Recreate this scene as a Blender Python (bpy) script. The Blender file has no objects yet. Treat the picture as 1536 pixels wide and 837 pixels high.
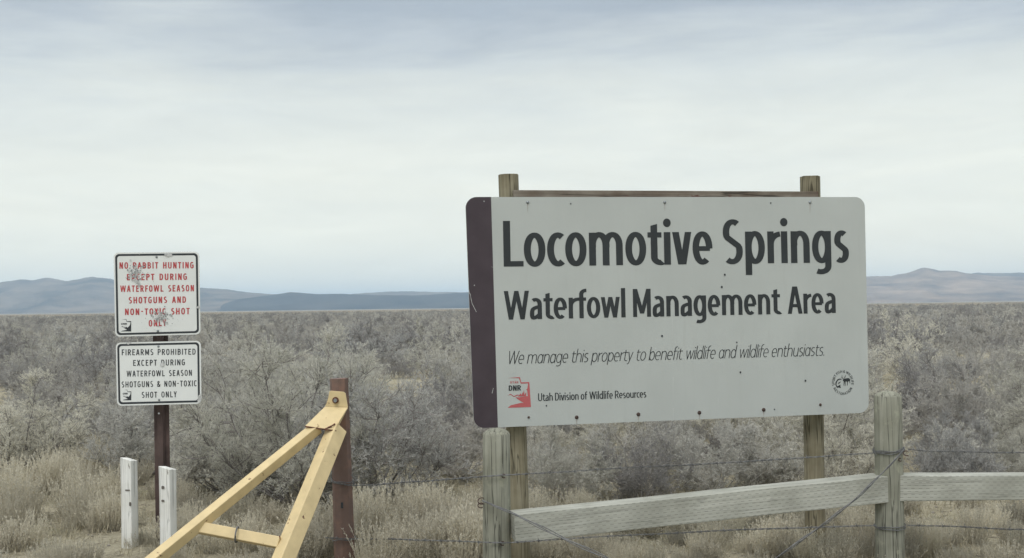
import bpy, math, random
import numpy as np
from mathutils import Vector, Matrix, noise
R_ = math.radians
random.seed(7)
rng = np.random.default_rng(7)
S = bpy.context.scene
COL = S.collection

# ------------------------------------------------------------------ camera, sky, sun, exposure
EYE = 1.5                    # eye height
FPX = 1600.0                 # focal length in photograph pixels (photograph 1536 x 837)
PW, PH = 1536.0, 837.0
ROLL, PITCH = R_(0.733), math.atan(41.9 / FPX)
CAM = Vector((0, 0, EYE))
cF = Vector((0, math.cos(PITCH), math.sin(PITCH)))
r0 = Vector((1, 0, 0)); u0 = r0.cross(cF)
cR = math.cos(ROLL) * r0 - math.sin(ROLL) * u0
cU = math.cos(ROLL) * u0 + math.sin(ROLL) * r0
cam = bpy.data.cameras.new("camera")
cam.sensor_width = 36; cam.lens = 36 * FPX / PW
cam.clip_start = 0.1; cam.clip_end = 60000
camo = bpy.data.objects.new("camera", cam); COL.objects.link(camo)
M = Matrix((cR, cU, -cF)).transposed().to_4x4(); M.translation = CAM
camo.matrix_world = M
S.camera = camo

SUN_ELEV, SUN_AZ = R_(56), R_(200)      # azimuth clockwise from +Y: behind the viewer, a little left
w = bpy.data.worlds.new("World"); S.world = w; w.use_nodes = True
nt = w.node_tree; N = nt.nodes; L = nt.links
bg = N["Background"]; bg.inputs[1].default_value = 0.125
sky = N.new("ShaderNodeTexSky"); sky.sky_type = 'NISHITA'; sky.sun_disc = False
sky.sun_elevation = SUN_ELEV; sky.sun_rotation = SUN_AZ
sky.air_density = 1.0; sky.dust_density = 2.0
geo = N.new("ShaderNodeNewGeometry")   # Incoming is the view direction in a world shader
tc = N.new("ShaderNodeTexCoord")
sep = N.new("ShaderNodeSeparateXYZ"); L.new(tc.outputs["Generated"], sep.inputs[0])
mp = N.new("ShaderNodeMapping"); mp.inputs["Scale"].default_value = (2.2, 2.2, 13.0); mp.inputs["Location"].default_value = (3.1, 0.4, 0.6)
L.new(tc.outputs["Generated"], mp.inputs[0])
n1 = N.new("ShaderNodeTexNoise"); n1.inputs["Scale"].default_value = 1.5; n1.inputs["Detail"].default_value = 7; n1.inputs["Roughness"].default_value = 0.55; n1.inputs["Distortion"].default_value = 0.35
L.new(mp.outputs[0], n1.inputs["Vector"])
# cloud deck brightness: elevation (z) stirred by the noise
ma = N.new("ShaderNodeMath"); ma.operation = 'MULTIPLY_ADD'; ma.inputs[1].default_value = 0.17; ma.inputs[2].default_value = -0.085
L.new(n1.outputs["Fac"], ma.inputs[0])
ad = N.new("ShaderNodeMath"); ad.operation = 'ADD'; L.new(ma.outputs[0], ad.inputs[0]); L.new(sep.outputs["Z"], ad.inputs[1])
rp = N.new("ShaderNodeValToRGB"); L.new(ad.outputs[0], rp.inputs[0])
def ramp(rp, stops):
    e = rp.color_ramp.elements
    while len(e) > len(stops): e.remove(e[-1])
    while len(e) < len(stops): e.new(0.5)
    for i, (p, c) in enumerate(stops):
        e[i].position = p; e[i].color = (*c, 1)
ramp(rp, [(0.0, (8.2, 8.1, 7.1)), (0.06, (7.9, 8.0, 7.15)), (0.13, (7.15, 7.4, 6.85)), (0.175, (6.4, 6.75, 6.45)), (0.225, (5.5, 5.95, 6.0)),
          (0.258, (4.4, 4.9, 5.3)), (0.282, (3.6, 4.15, 4.7)), (0.38, (4.0, 4.5, 5.0)), (0.58, (8.6, 9.0, 9.1)), (1.0, (11.0, 11.3, 11.2))])
# thin streaks and ragged edges in the deck
mp2 = N.new("ShaderNodeMapping"); mp2.inputs["Scale"].default_value = (8, 8, 30); mp2.inputs["Location"].default_value = (1.3, 0.2, 2.2); L.new(tc.outputs["Generated"], mp2.inputs[0])
n2 = N.new("ShaderNodeTexNoise"); n2.inputs["Scale"].default_value = 1.0; n2.inputs["Detail"].default_value = 8; n2.inputs["Roughness"].default_value = 0.6; n2.inputs["Distortion"].default_value = 0.6
L.new(mp2.outputs[0], n2.inputs["Vector"])
st = N.new("ShaderNodeMapRange"); st.inputs[1].default_value = 0.25; st.inputs[2].default_value = 0.75; st.inputs[3].default_value = 0.95; st.inputs[4].default_value = 1.04; L.new(n2.outputs["Fac"], st.inputs[0])
cl = N.new("ShaderNodeVectorMath"); cl.operation = 'SCALE'; L.new(rp.outputs[0], cl.inputs[0]); L.new(st.outputs[0], cl.inputs[3])
mx = N.new("ShaderNodeMixRGB"); mx.inputs[0].default_value = 0.96
L.new(sky.outputs[0], mx.inputs[1]); L.new(cl.outputs[0], mx.inputs[2])
L.new(mx.outputs[0], bg.inputs[0])

sl = bpy.data.lights.new("sun", 'SUN'); sl.energy = 1.5; sl.angle = R_(25); sl.color = (1, 0.97, 0.93)
so = bpy.data.objects.new("sun", sl); COL.objects.link(so)
sd = Vector((math.sin(SUN_AZ) * math.cos(SUN_ELEV), math.cos(SUN_AZ) * math.cos(SUN_ELEV), math.sin(SUN_ELEV)))
so.rotation_euler = sd.to_track_quat('Z', 'Y').to_euler()
so.location = (0, -20, 30)
S.view_settings.view_transform = 'Standard'; S.view_settings.look = 'None'
S.view_settings.exposure = 0.0; S.view_settings.gamma = 1.0
S.view_settings.use_curve_mapping = False
S.render.engine = 'CYCLES'
S.cycles.max_bounces = 7; S.cycles.diffuse_bounces = 5; S.cycles.glossy_bounces = 2; S.cycles.transparent_max_bounces = 4
S.cycles.volume_bounces = 2

# ------------------------------------------------------------------ measuring helpers
def ray(px, py):
    return cF + cR * ((px - PW / 2) / FPX) - cU * ((py - PH / 2) / FPX)
def at(px, py, Y):
    d = ray(px, py); return CAM + d * (Y / d.y)
def ground(px, py):
    d = ray(px, py); return CAM + d * (EYE / -d.z)
def base(px, Y):             # point of the ground at depth Y in the column of the picture seen at px near its horizon
    d = ray(px, 600); return Vector((d.x / d.y * Y, Y, 0))

# ------------------------------------------------------------------ object helpers
def link(o, parent=None):
    COL.objects.link(o)
    if parent is not None: o.parent = parent
    return o
def tag(o, label=None, cat=None, group=None, kind=None):
    if label: o["label"] = label
    if cat: o["category"] = cat
    if group: o["group"] = group
    if kind: o["kind"] = kind
    return o
def empty(name, loc=(0, 0, 0), mat=None):
    o = bpy.data.objects.new(name, None); o.empty_display_size = 0.2
    if mat is not None: o.matrix_world = mat
    else: o.location = loc
    return link(o)
def mesh_np(name, v, f3=None, f4=None, mats=(), midx=None, smooth=False):
    me = bpy.data.meshes.new(name)
    v = np.asarray(v, np.float32)
    f3 = np.zeros((0, 3), np.int32) if f3 is None else np.asarray(f3, np.int32)
    f4 = np.zeros((0, 4), np.int32) if f4 is None else np.asarray(f4, np.int32)
    me.vertices.add(len(v)); me.vertices.foreach_set("co", v.ravel())
    nl = f3.size + f4.size; npoly = len(f3) + len(f4)
    me.loops.add(nl); me.loops.foreach_set("vertex_index", np.concatenate([f3.ravel(), f4.ravel()]))
    st = np.concatenate([np.arange(len(f3)) * 3, f3.size + np.arange(len(f4)) * 4]).astype(np.int32)
    me.polygons.add(npoly); me.polygons.foreach_set("loop_start", st)
    if midx is not None: me.polygons.foreach_set("material_index", np.asarray(midx, np.int32))
    if smooth: me.polygons.foreach_set("use_smooth", np.ones(npoly, bool))
    for m in mats: me.materials.append(m)
    me.update(); me.validate()
    return me
class MB:
    """collects boxes, tubes and sheets, then links them as one mesh object"""
    def __init__(s): s.v = []; s.f = []; s.m = []
    def add(s, vs, fs, mi=0):
        b = len(s.v); s.v += [tuple(q) for q in vs]
        for f in fs: s.f.append(tuple(b + i for i in f)); s.m.append(mi)
    def box(s, c, sx, sy, sz, X=(1, 0, 0), Y=(0, 1, 0), Z=(0, 0, 1), mi=0):
        c = Vector(c); X, Y, Z = Vector(X) * sx / 2, Vector(Y) * sy / 2, Vector(Z) * sz / 2
        s.add([c + a * X + b * Y + d * Z for a in (-1, 1) for b in (-1, 1) for d in (-1, 1)],
              [(0, 1, 3, 2), (4, 6, 7, 5), (0, 4, 5, 1), (2, 3, 7, 6), (0, 2, 6, 4), (1, 5, 7, 3)], mi)
    def tube(s, pts, r, n=6, cap=True, mi=0):
        pts = [Vector(p) for p in pts]; k = len(pts)
        rr = r if isinstance(r, (list, tuple)) else [r] * k
        vs = []; ref = None
        for i, p in enumerate(pts):
            t = (pts[min(i + 1, k - 1)] - pts[max(i - 1, 0)]).normalized()
            if ref is None:
                ref = t.orthogonal().normalized()
            ref = (ref - t * ref.dot(t)).normalized(); b = t.cross(ref)
            vs += [p + (ref * math.cos(2 * math.pi * j / n) + b * math.sin(2 * math.pi * j / n)) * rr[i] for j in range(n)]
        fs = [(i * n + j, i * n + (j + 1) % n, (i + 1) * n + (j + 1) % n, (i + 1) * n + j) for i in range(k - 1) for j in range(n)]
        if cap: fs += [tuple(range(n - 1, -1, -1)), tuple((k - 1) * n + j for j in range(n))]
        s.add(vs, fs, mi)
    def prism(s, poly, z0, z1, mi=0, M=None):
        n = len(poly)
        vs = [Vector((x, y, z0)) for x, y in poly] + [Vector((x, y, z1)) for x, y in poly]
        if M is not None: vs = [M @ q for q in vs]
        s.add(vs, [tuple(range(n - 1, -1, -1)), tuple(range(n, 2 * n))] + [(i, (i + 1) % n, n + (i + 1) % n, n + i) for i in range(n)], mi)
    def build(s, name, mats, parent=None, smooth=False, bevel=0, mw=None):
        me = bpy.data.meshes.new(name); me.from_pydata(s.v, [], s.f)
        for m in (mats if isinstance(mats, (list, tuple)) else [mats]): me.materials.append(m)
        me.polygons.foreach_set("material_index", s.m)
        if smooth:
            me.polygons.foreach_set("use_smooth", [True] * len(s.f))
            me.set_sharp_from_angle(angle=R_(40))
        me.update()
        o = bpy.data.objects.new(name, me)
        if mw is not None: o.matrix_world = mw
        link(o, parent)
        if bevel:
            b = o.modifiers.new("bevel", 'BEVEL'); b.width = bevel; b.segments = 2; b.limit_method = 'ANGLE'; b.angle_limit = R_(40)
        return o

# ------------------------------------------------------------------ materials
def mat(name):
    m = bpy.data.materials.new(name); m.use_nodes = True
    return m, m.node_tree.nodes, m.node_tree.links, m.node_tree.nodes["Principled BSDF"]
def flat(name, c, rough=0.6, var=0.12, scale=30, metal=0.0, bump=0.0, spec=0.3):
    m, n, l, p = mat(name)
    t = n.new("ShaderNodeTexCoord"); nz = n.new("ShaderNodeTexNoise"); nz.inputs["Scale"].default_value = scale; nz.inputs["Detail"].default_value = 5
    l.new(t.outputs["Object"], nz.inputs["Vector"])
    r = n.new("ShaderNodeValToRGB"); ramp(r, [(0.3, tuple(max(0, x * (1 - var)) for x in c)), (0.7, tuple(x * (1 + var) for x in c))])
    l.new(nz.outputs["Fac"], r.inputs[0]); l.new(r.outputs[0], p.inputs["Base Color"])
    p.inputs["Roughness"].default_value = rough; p.inputs["Metallic"].default_value = metal
    p.inputs["Specular IOR Level"].default_value = spec
    if bump:
        b = n.new("ShaderNodeBump"); b.inputs["Strength"].default_value = bump; b.inputs["Distance"].default_value = 0.004
        l.new(nz.outputs["Fac"], b.inputs["Height"]); l.new(b.outputs[0], p.inputs["Normal"])
    return m
def mathn(n, l, op, a, b=None, c=None):
    q = n.new("ShaderNodeMath"); q.operation = op
    for i, x in enumerate((a, b, c)):
        if x is None: continue
        if isinstance(x, (int, float)): q.inputs[i].default_value = x
        else: l.new(x, q.inputs[i])
    return q.outputs[0]
def wood(name, dark, mid, light, axis='Z', incised=False, crack=0.38, stain=None):
    m, n, l, p = mat(name)
    t = n.new("ShaderNodeTexCoord")
    mp = n.new("ShaderNodeMapping")
    mp.inputs["Scale"].default_value = (60, 60, 1.6) if axis == 'Z' else (1.6, 60, 60)
    l.new(t.outputs["Object"], mp.inputs[0])
    a = n.new("ShaderNodeTexNoise"); a.inputs["Scale"].default_value = 1.0; a.inputs["Detail"].default_value = 8; a.inputs["Roughness"].default_value = 0.65; a.inputs["Distortion"].default_value = 0.9
    l.new(mp.outputs[0], a.inputs["Vector"])
    r = n.new("ShaderNodeValToRGB"); ramp(r, [(0.18, dark), (0.5, mid), (0.82, light)])
    l.new(a.outputs["Fac"], r.inputs[0])
    # broad stains
    b = n.new("ShaderNodeTexNoise"); b.inputs["Scale"].default_value = 5; b.inputs["Detail"].default_value = 4
    l.new(t.outputs["Object"], b.inputs["Vector"])
    r2 = n.new("ShaderNodeValToRGB"); ramp(r2, [(0.35, stain or (0.72, 0.72, 0.70)), (0.6, (1, 1, 1))])
    l.new(b.outputs["Fac"], r2.inputs[0])
    mu = n.new("ShaderNodeMixRGB"); mu.blend_type = 'MULTIPLY'; mu.inputs[0].default_value = 0.8
    l.new(r.outputs[0], mu.inputs[1]); l.new(r2.outputs[0], mu.inputs[2])
    # long drying cracks
    mp2 = n.new("ShaderNodeMapping"); mp2.inputs["Scale"].default_value = (22, 22, 0.9) if axis == 'Z' else (0.9, 22, 22)
    l.new(t.outputs["Object"], mp2.inputs[0])
    c = n.new("ShaderNodeTexNoise"); c.inputs["Scale"].default_value = 1.0; c.inputs["Detail"].default_value = 3; c.inputs["Distortion"].default_value = 0.5
    l.new(mp2.outputs[0], c.inputs["Vector"])
    cr = n.new("ShaderNodeValToRGB"); ramp(cr, [(0.478, (1, 1, 1)), (0.492, (crack, crack, crack)), (0.503, (crack, crack, crack)), (0.52, (1, 1, 1))])
    l.new(c.outputs["Fac"], cr.inputs[0])
    mu2 = n.new("ShaderNodeMixRGB"); mu2.blend_type = 'MULTIPLY'; mu2.inputs[0].default_value = 1
    l.new(mu.outputs[0], mu2.inputs[1]); l.new(cr.outputs[0], mu2.inputs[2])
    out = mu2.outputs[0]
    if incised:
        sp = n.new("ShaderNodeSeparateXYZ"); l.new(t.outputs["Object"], sp.inputs[0])
        row = mathn(n, l, 'MULTIPLY', sp.outputs["Z"], 1 / 0.0165)
        rf = mathn(n, l, 'FRACT', row); ri = mathn(n, l, 'FLOOR', row)
        zline = mathn(n, l, 'LESS_THAN', rf, 0.16)
        xo = mathn(n, l, 'MULTIPLY', ri, 0.5)
        xx = mathn(n, l, 'ADD', mathn(n, l, 'MULTIPLY', sp.outputs["X"], 1 / 0.042), xo)
        dash = mathn(n, l, 'LESS_THAN', mathn(n, l, 'FRACT', xx), 0.45)
        k = mathn(n, l, 'MULTIPLY', mathn(n, l, 'MULTIPLY', zline, dash), 0.62)
        mu3 = n.new("ShaderNodeMixRGB"); mu3.blend_type = 'MIX'; mu3.inputs[2].default_value = (*[x * 0.4 for x in dark], 1)
        l.new(k, mu3.inputs[0]); l.new(out, mu3.inputs[1]); out = mu3.outputs[0]
    l.new(out, p.inputs["Base Color"]); p.inputs["Roughness"].default_value = 0.9; p.inputs["Specular IOR Level"].default_value = 0.15
    bp = n.new("ShaderNodeBump"); bp.inputs["Strength"].default_value = 0.5; bp.inputs["Distance"].default_value = 0.004
    l.new(a.outputs["Fac"], bp.inputs["Height"]); l.new(bp.outputs[0], p.inputs["Normal"])
    return m
def painted_steel(name, paint, rust, lo=0.62, hi=0.66, rough=0.45, scale=9):
    m, n, l, p = mat(name)
    t = n.new("ShaderNodeTexCoord")
    a = n.new("ShaderNodeTexNoise"); a.inputs["Scale"].default_value = scale; a.inputs["Detail"].default_value = 9; a.inputs["Roughness"].default_value = 0.72
    l.new(t.outputs["Object"], a.inputs["Vector"])
    r = n.new("ShaderNodeValToRGB"); ramp(r, [(lo, (0, 0, 0)), (hi, (1, 1, 1))]); l.new(a.outputs["Fac"], r.inputs[0])
    b = n.new("ShaderNodeTexNoise"); b.inputs["Scale"].default_value = 14; b.inputs["Detail"].default_value = 4
    l.new(t.outputs["Object"], b.inputs["Vector"])
    pr = n.new("ShaderNodeValToRGB"); ramp(pr, [(0.3, tuple(x * 0.88 for x in paint)), (0.7, tuple(min(1, x * 1.06) for x in paint))]); l.new(b.outputs["Fac"], pr.inputs[0])
    mx = n.new("ShaderNodeMixRGB"); l.new(r.outputs[0], mx.inputs[0]); l.new(pr.outputs[0], mx.inputs[1]); mx.inputs[2].default_value = (*rust, 1)
    l.new(mx.outputs[0], p.inputs["Base Color"]); p.inputs["Roughness"].default_value = rough
    p.inputs["Specular IOR Level"].default_value = 0.3
    return m

WOOD_POST = wood("weathered_post_wood", (0.18, 0.18, 0.145), (0.28, 0.28, 0.23), (0.38, 0.378, 0.32))
WOOD_BEAM = wood("incised_rail_wood", (0.31, 0.312, 0.275), (0.42, 0.422, 0.375), (0.54, 0.54, 0.49), axis='X', incised=True, crack=0.8)
WOOD_SIGN = wood("brown_post_wood", (0.16, 0.143, 0.10), (0.265, 0.238, 0.165), (0.36, 0.335, 0.255), stain=(0.6, 0.58, 0.55))
WOOD_RAIL = wood("brown_rail_wood", (0.12, 0.10, 0.08), (0.20, 0.175, 0.145), (0.29, 0.26, 0.22), axis='X', stain=(0.5, 0.42, 0.38))
WHITE_WOOD = wood("peeling_white_paint", (0.58, 0.58, 0.55), (0.78, 0.78, 0.75), (0.86, 0.86, 0.83), crack=0.72, stain=(0.80, 0.79, 0.75))
def chip(m, bare, lo, hi, sc, stretch):
    """flaked-off paint: patches of another colour with their own ragged outline"""
    n, l = m.node_tree.nodes, m.node_tree.links; p = n["Principled BSDF"]; src = p.inputs["Base Color"].links[0].from_socket
    t = n.new("ShaderNodeTexCoord"); mp = n.new("ShaderNodeMapping"); mp.inputs["Scale"].default_value = stretch; l.new(t.outputs["Object"], mp.inputs[0])
    q = n.new("ShaderNodeTexNoise"); q.inputs["Scale"].default_value = sc; q.inputs["Detail"].default_value = 9; q.inputs["Roughness"].default_value = 0.7; l.new(mp.outputs[0], q.inputs["Vector"])
    r = n.new("ShaderNodeValToRGB"); ramp(r, [(lo, (0, 0, 0)), (hi, (1, 1, 1))]); l.new(q.outputs["Fac"], r.inputs[0])
    mx = n.new("ShaderNodeMixRGB"); l.new(r.outputs[0], mx.inputs[0]); l.new(src, mx.inputs[1]); mx.inputs[2].default_value = (*bare, 1); l.new(mx.outputs[0], p.inputs["Base Color"])
chip(WHITE_WOOD, (0.27, 0.25, 0.22), 0.63, 0.66, 7, (5, 5, 1))
chip(WOOD_POST, (0.36, 0.36, 0.28), 0.56, 0.70, 6, (1.5, 1.5, 1))      # lichen
chip(WOOD_BEAM, (0.24, 0.22, 0.18), 0.66, 0.74, 5, (0.7, 2, 2))
chip(WOOD_RAIL, (0.11, 0.055, 0.045), 0.60, 0.66, 9, (1, 2, 2))         # rust stains
KNOT = flat("knot_wood", (0.13, 0.115, 0.10), 0.9)
BIGWHITE = flat("sign_sheet_grey_white", (0.45, 0.475, 0.46), 0.5, 0.05, 2.2)
chip(BIGWHITE, (0.43, 0.452, 0.435), 0.52, 0.80, 3, (9, 0.6, 1))         # dust washed down in faint streaks
chip(BIGWHITE, (0.30, 0.30, 0.28), 0.735, 0.76, 9, (1, 1, 1))
BAND = flat("sign_band_dark_plum", (0.060, 0.046, 0.055), 0.5, 0.12, 8)
INK = flat("sign_ink_charcoal", (0.032, 0.037, 0.040), 0.5, 0.12, 6)
RED = flat("sign_ink_red", (0.46, 0.115, 0.12), 0.5, 0.08, 10)
SMALLWHITE = flat("reflective_white_sheet", (0.73, 0.75, 0.735), 0.4, 0.03, 8)
SMALLRED = flat("reflective_red_ink", (0.46, 0.07, 0.075), 0.5, 0.15, 30)
BLACK = flat("reflective_black_ink", (0.035, 0.04, 0.046), 0.5, 0.15, 20)
BARE = flat("bare_scarred_aluminium", (0.50, 0.505, 0.50), 0.5, 0.3, 60, metal=0.1)
DENT = flat("pellet_scar_dark", (0.27, 0.28, 0.285), 0.6, 0.3, 60)
ALU = flat("sheet_back_aluminium", (0.45, 0.46, 0.47), 0.45, 0.1, 15, metal=0.6)
ZINC = flat("zinc_bolt", (0.25, 0.27, 0.28), 0.45, 0.2, 60, metal=0.5)
RUSTBOLT = flat("rusty_bolt", (0.075, 0.05, 0.042), 0.8, 0.4, 90)
HOLE = flat("bullet_hole_dark", (0.05, 0.055, 0.06), 0.8, 0.3, 60)
RUSTPOST = flat("rust_brown_steel", (0.088, 0.061, 0.055), 0.75, 0.35, 9, bump=0.2)
RUSTGATE = painted_steel("rusted_steel_post", (0.165, 0.112, 0.094), (0.23, 0.135, 0.10), 0.48, 0.66, 0.75, 7)
YELLOW = painted_steel("chipped_yellow_paint", (0.63, 0.50, 0.28), (0.13, 0.055, 0.035), 0.638, 0.652, 0.5, 19)
RUSTEDGE = flat("bare_rust_edge", (0.13, 0.06, 0.04), 0.85, 0.4, 60)
WIRE = flat("weathered_wire", (0.15, 0.152, 0.153), 0.6, 0.3, 60, metal=0.4)
WIRERUST = flat("rusty_wire", (0.07, 0.045, 0.038), 0.8, 0.3, 60)

# ------------------------------------------------------------------ ground, plain, hills
def gh(x, y):
    d = math.hypot(x, y)
    k = max(0.0, 1 - d / 60)
    return (noise.noise(Vector((x * 0.5, y * 0.5, 1.7))) * 0.05 + noise.noise(Vector((x * 2.1, y * 2.1, 4.2))) * 0.018) * k
def axis_vals(fine, lim, step, grow):
    v = list(np.arange(-fine, fine + 1e-6, step)); s = step
    hi = [fine]
    while hi[-1] < lim: s *= grow; hi.append(hi[-1] + s)
    return sorted(set([-q for q in hi[1:]] + v + hi[1:]))
xs = axis_vals(9, 8000, 0.15, 1.28)
ys = [-q for q in (2500, 900, 300, 100, 40, 15, 6, 2)] + list(np.arange(0, 26, 0.15))
s = 0.15
while ys[-1] < 8500: s *= 1.25; ys.append(ys[-1] + s)
gv = [(x, y, gh(x, y)) for y in ys for x in xs]
nx = len(xs)
gf = [(j * nx + i, j * nx + i + 1, (j + 1) * nx + i + 1, (j + 1) * nx + i) for j in range(len(ys) - 1) for i in range(nx - 1)]
m, n, l, p = mat("desert_soil")
t = n.new("ShaderNodeTexCoord")
def nz(scale, detail=6, rough=0.6, src=None):
    q = n.new("ShaderNodeTexNoise"); q.inputs["Scale"].default_value = scale; q.inputs["Detail"].default_value = detail; q.inputs["Roughness"].default_value = rough
    l.new(src or t.outputs["Object"], q.inputs["Vector"]); return q.outputs["Fac"]
a = nz(0.9, 8); b = nz(26, 8, 0.75); c2 = nz(0.012, 5)
r1 = n.new("ShaderNodeValToRGB"); ramp(r1, [(0.30, (0.25, 0.228, 0.165)), (0.5, (0.345, 0.312, 0.228)), (0.70, (0.44, 0.405, 0.31))]); l.new(a, r1.inputs[0])
r2 = n.new("ShaderNodeValToRGB"); ramp(r2, [(0.3, (0.55, 0.54, 0.52)), (0.52, (1, 1, 1)), (0.72, (1.35, 1.33, 1.28))]); l.new(b, r2.inputs[0])
mu = n.new("ShaderNodeMixRGB"); mu.blend_type = 'MULTIPLY'; mu.inputs[0].default_value = 1; l.new(r1.outputs[0], mu.inputs[1]); l.new(r2.outputs[0], mu.inputs[2])
gm = n.new("ShaderNodeValToRGB"); ramp(gm, [(0.60, (0, 0, 0)), (0.68, (0.55, 0.55, 0.55))]); l.new(nz(1.7, 7, 0.7), gm.inputs[0])   # low green growth
mg = n.new("ShaderNodeMixRGB"); l.new(gm.outputs[0], mg.inputs[0]); l.new(mu.outputs[0], mg.inputs[1]); mg.inputs[2].default_value = (0.15, 0.155, 0.085, 1); mu = mg
# far plain: dry grass and pale salt soil in long patches
r3 = n.new("ShaderNodeValToRGB"); ramp(r3, [(0.38, (0.15, 0.135, 0.11)), (0.5, (0.22, 0.19, 0.14)), (0.64, (0.33, 0.27, 0.185))]); l.new(c2, r3.inputs[0])
sp = n.new("ShaderNodeSeparateXYZ"); l.new(t.outputs["Object"], sp.inputs[0])
far = n.new("ShaderNodeMapRange"); far.inputs[1].default_value = 90; far.inputs[2].default_value = 260; l.new(sp.outputs["Y"], far.inputs[0])
mx2 = n.new("ShaderNodeMixRGB"); l.new(far.outputs[0], mx2.inputs[0]); l.new(mu.outputs[0], mx2.inputs[1]); l.new(r3.outputs[0], mx2.inputs[2])
salt = n.new("ShaderNodeMapRange"); salt.inputs[1].default_value = 700; salt.inputs[2].default_value = 1500; l.new(sp.outputs["Y"], salt.inputs[0])
mx3 = n.new("ShaderNodeMixRGB"); l.new(salt.outputs[0], mx3.inputs[0]); l.new(mx2.outputs[0], mx3.inputs[1]); mx3.inputs[2].default_value = (0.27, 0.25, 0.215, 1)
l.new(mx3.outputs[0], p.inputs["Base Color"]); p.inputs["Roughness"].default_value = 0.95; p.inputs["Specular IOR Level"].default_value = 0.1
bp = n.new("ShaderNodeBump"); bp.inputs["Strength"].default_value = 0.9; bp.inputs["Distance"].default_value = 0.03
l.new(b, bp.inputs["Height"]); l.new(bp.outputs[0], p.inputs["Normal"])
go = link(bpy.data.objects.new("ground", mesh_np("ground", gv, f4=gf, mats=[m], smooth=True)))
tag(go, kind="structure")

def rock_mat(name, lo, hi, streak):
    m, n, l, p = mat(name)
    t = n.new("ShaderNodeTexCoord")
    q = n.new("ShaderNodeTexNoise"); q.inputs["Scale"].default_value = 0.012; q.inputs["Detail"].default_value = 9; q.inputs["Roughness"].default_value = 0.6
    mp = n.new("ShaderNodeMapping"); mp.inputs["Scale"].default_value = (0.5, 0.5, streak); l.new(t.outputs["Object"], mp.inputs[0]); l.new(mp.outputs[0], q.inputs["Vector"])
    r = n.new("ShaderNodeValToRGB"); ramp(r, [(0.34, lo), (0.66, hi)]); l.new(q.outputs["Fac"], r.inputs[0]); l.new(r.outputs[0], p.inputs["Base Color"])
    p.inputs["Roughness"].default_value = 1; p.inputs["Specular IOR Level"].default_value = 0.0
    return m
def hills(name, D, depth, crest, material, steep=1.2, rough=0.10, seed=0, cliff=0.0):
    """a range whose crest runs through the given picture points (x, y) at distance D, with real slopes on both sides"""
    cx = [q[0] for q in crest]; cy = [q[1] for q in crest]
    n_ = 420; rows = 30; v = []
    for i in range(n_):
        px = cx[0] + (cx[-1] - cx[0]) * i / (n_ - 1)
        top = at(px, float(np.interp(px, cx, cy)), D)
        H = max(0.2, top.z)
        dirn = Vector((top.x, top.y, 0)); dl = dirn.length; dirn /= dl
        for j in range(rows):
            u = j / (rows - 1) * 1.5 - 1           # -1 front foot, 0 crest, 0.5 back foot
            q = 1 - abs(u) if u < 0 else 1 - 2 * u
            sh = max(0, q) ** steep
            if cliff: sh = sh * (1 - cliff) + cliff * min(1, max(0, (q - 0.35) / 0.25))
            P = Vector((top.x, top.y, 0)) + dirn * (u * depth)
            rv = noise.fractal(Vector((P.x * 0.004 + seed, P.y * 0.0012, seed)), 0.9, 2.1, 6)
            rv2 = noise.fractal(Vector((P.x * 0.02, P.y * 0.006, seed + 9)), 0.8, 2.1, 4)
            z = H * (sh + (rv * rough * 2 + rv2 * rough * 0.5) * math.sin(math.pi * min(1, max(0, q))) )
            crest_n = noise.fractal(Vector((P.x * 0.03, 0, seed)), 1, 2, 4) * H * 0.02
            v.append((P.x, P.y, max(-0.5, z + crest_n * sh) - (0.6 if q < 0.02 else 0)))
    f = [(i * rows + j, (i + 1) * rows + j, (i + 1) * rows + j + 1, i * rows + j + 1) for i in range(n_ - 1) for j in range(rows - 1)]
    o = link(bpy.data.objects.new(name, mesh_np(name, v, f4=f, mats=[material], smooth=True)))
    return tag(o, kind="structure")
ROCK_A = rock_mat("range_brown", (0.07, 0.065, 0.065), (0.23, 0.185, 0.15), 2.0)
ROCK_B = rock_mat("mesa_dark", (0.03, 0.032, 0.04), (0.075, 0.07, 0.07), 1.5)
ROCK_C = rock_mat("slopes_tan", (0.11, 0.09, 0.085), (0.36, 0.27, 0.205), 3.0)
hills("mountain_range", 4200, 900, [(-500, 442), (-300, 430), (-120, 428), (-40, 426), (0, 423), (25, 418.5), (50, 419), (73, 415.5), (98, 421), (115, 418.5), (136, 414.5), (160, 417), (200, 424), (250, 429), (300, 431.5), (340, 433.5), (370, 438), (410, 441), (460, 448), (520, 456), (560, 463)], ROCK_A, 1.1, 0.10, 1.3)
hills("mesa", 3600, 350, [(325, 463), (337, 455), (360, 448), (400, 443.5), (433, 438), (447, 438.5), (470, 440.5), (512, 440.5), (560, 442.5), (620, 443), (660, 441), (705, 438), (800, 437), (900, 440), (1000, 447), (1080, 452), (1130, 456)], ROCK_B, 0.8, 0.05, 4.4, 0.35)
hills("far_ridge", 4800, 500, [(480, 446), (540, 439.5), (580, 437.3), (615, 436.5), (650, 437.5), (700, 438), (800, 436), (900, 438), (1050, 444)], ROCK_A, 1.0, 0.05, 7.7)
hills("hill_slopes", 4000, 900, [(900, 448), (1000, 440), (1100, 428), (1200, 420), (1297, 414), (1335, 413.5), (1360, 409), (1378, 403.5), (1386, 400.5), (1398, 402), (1408, 405.5), (1436, 406), (1455, 410), (1480, 412.5), (1536, 415), (1600, 418), (1700, 425), (1900, 430), (2100, 445)], ROCK_C, 1.15, 0.09, 2.2)
hills("distant_range", 4700, 450, [(1380, 425), (1420, 412), (1465, 408.5), (1500, 409), (1536, 408), (1600, 406), (1700, 409), (1850, 415), (2000, 428)], ROCK_A, 1.0, 0.05, 5.1)
hm, n, l, p = mat("haze_air")
n.remove(p)
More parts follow.
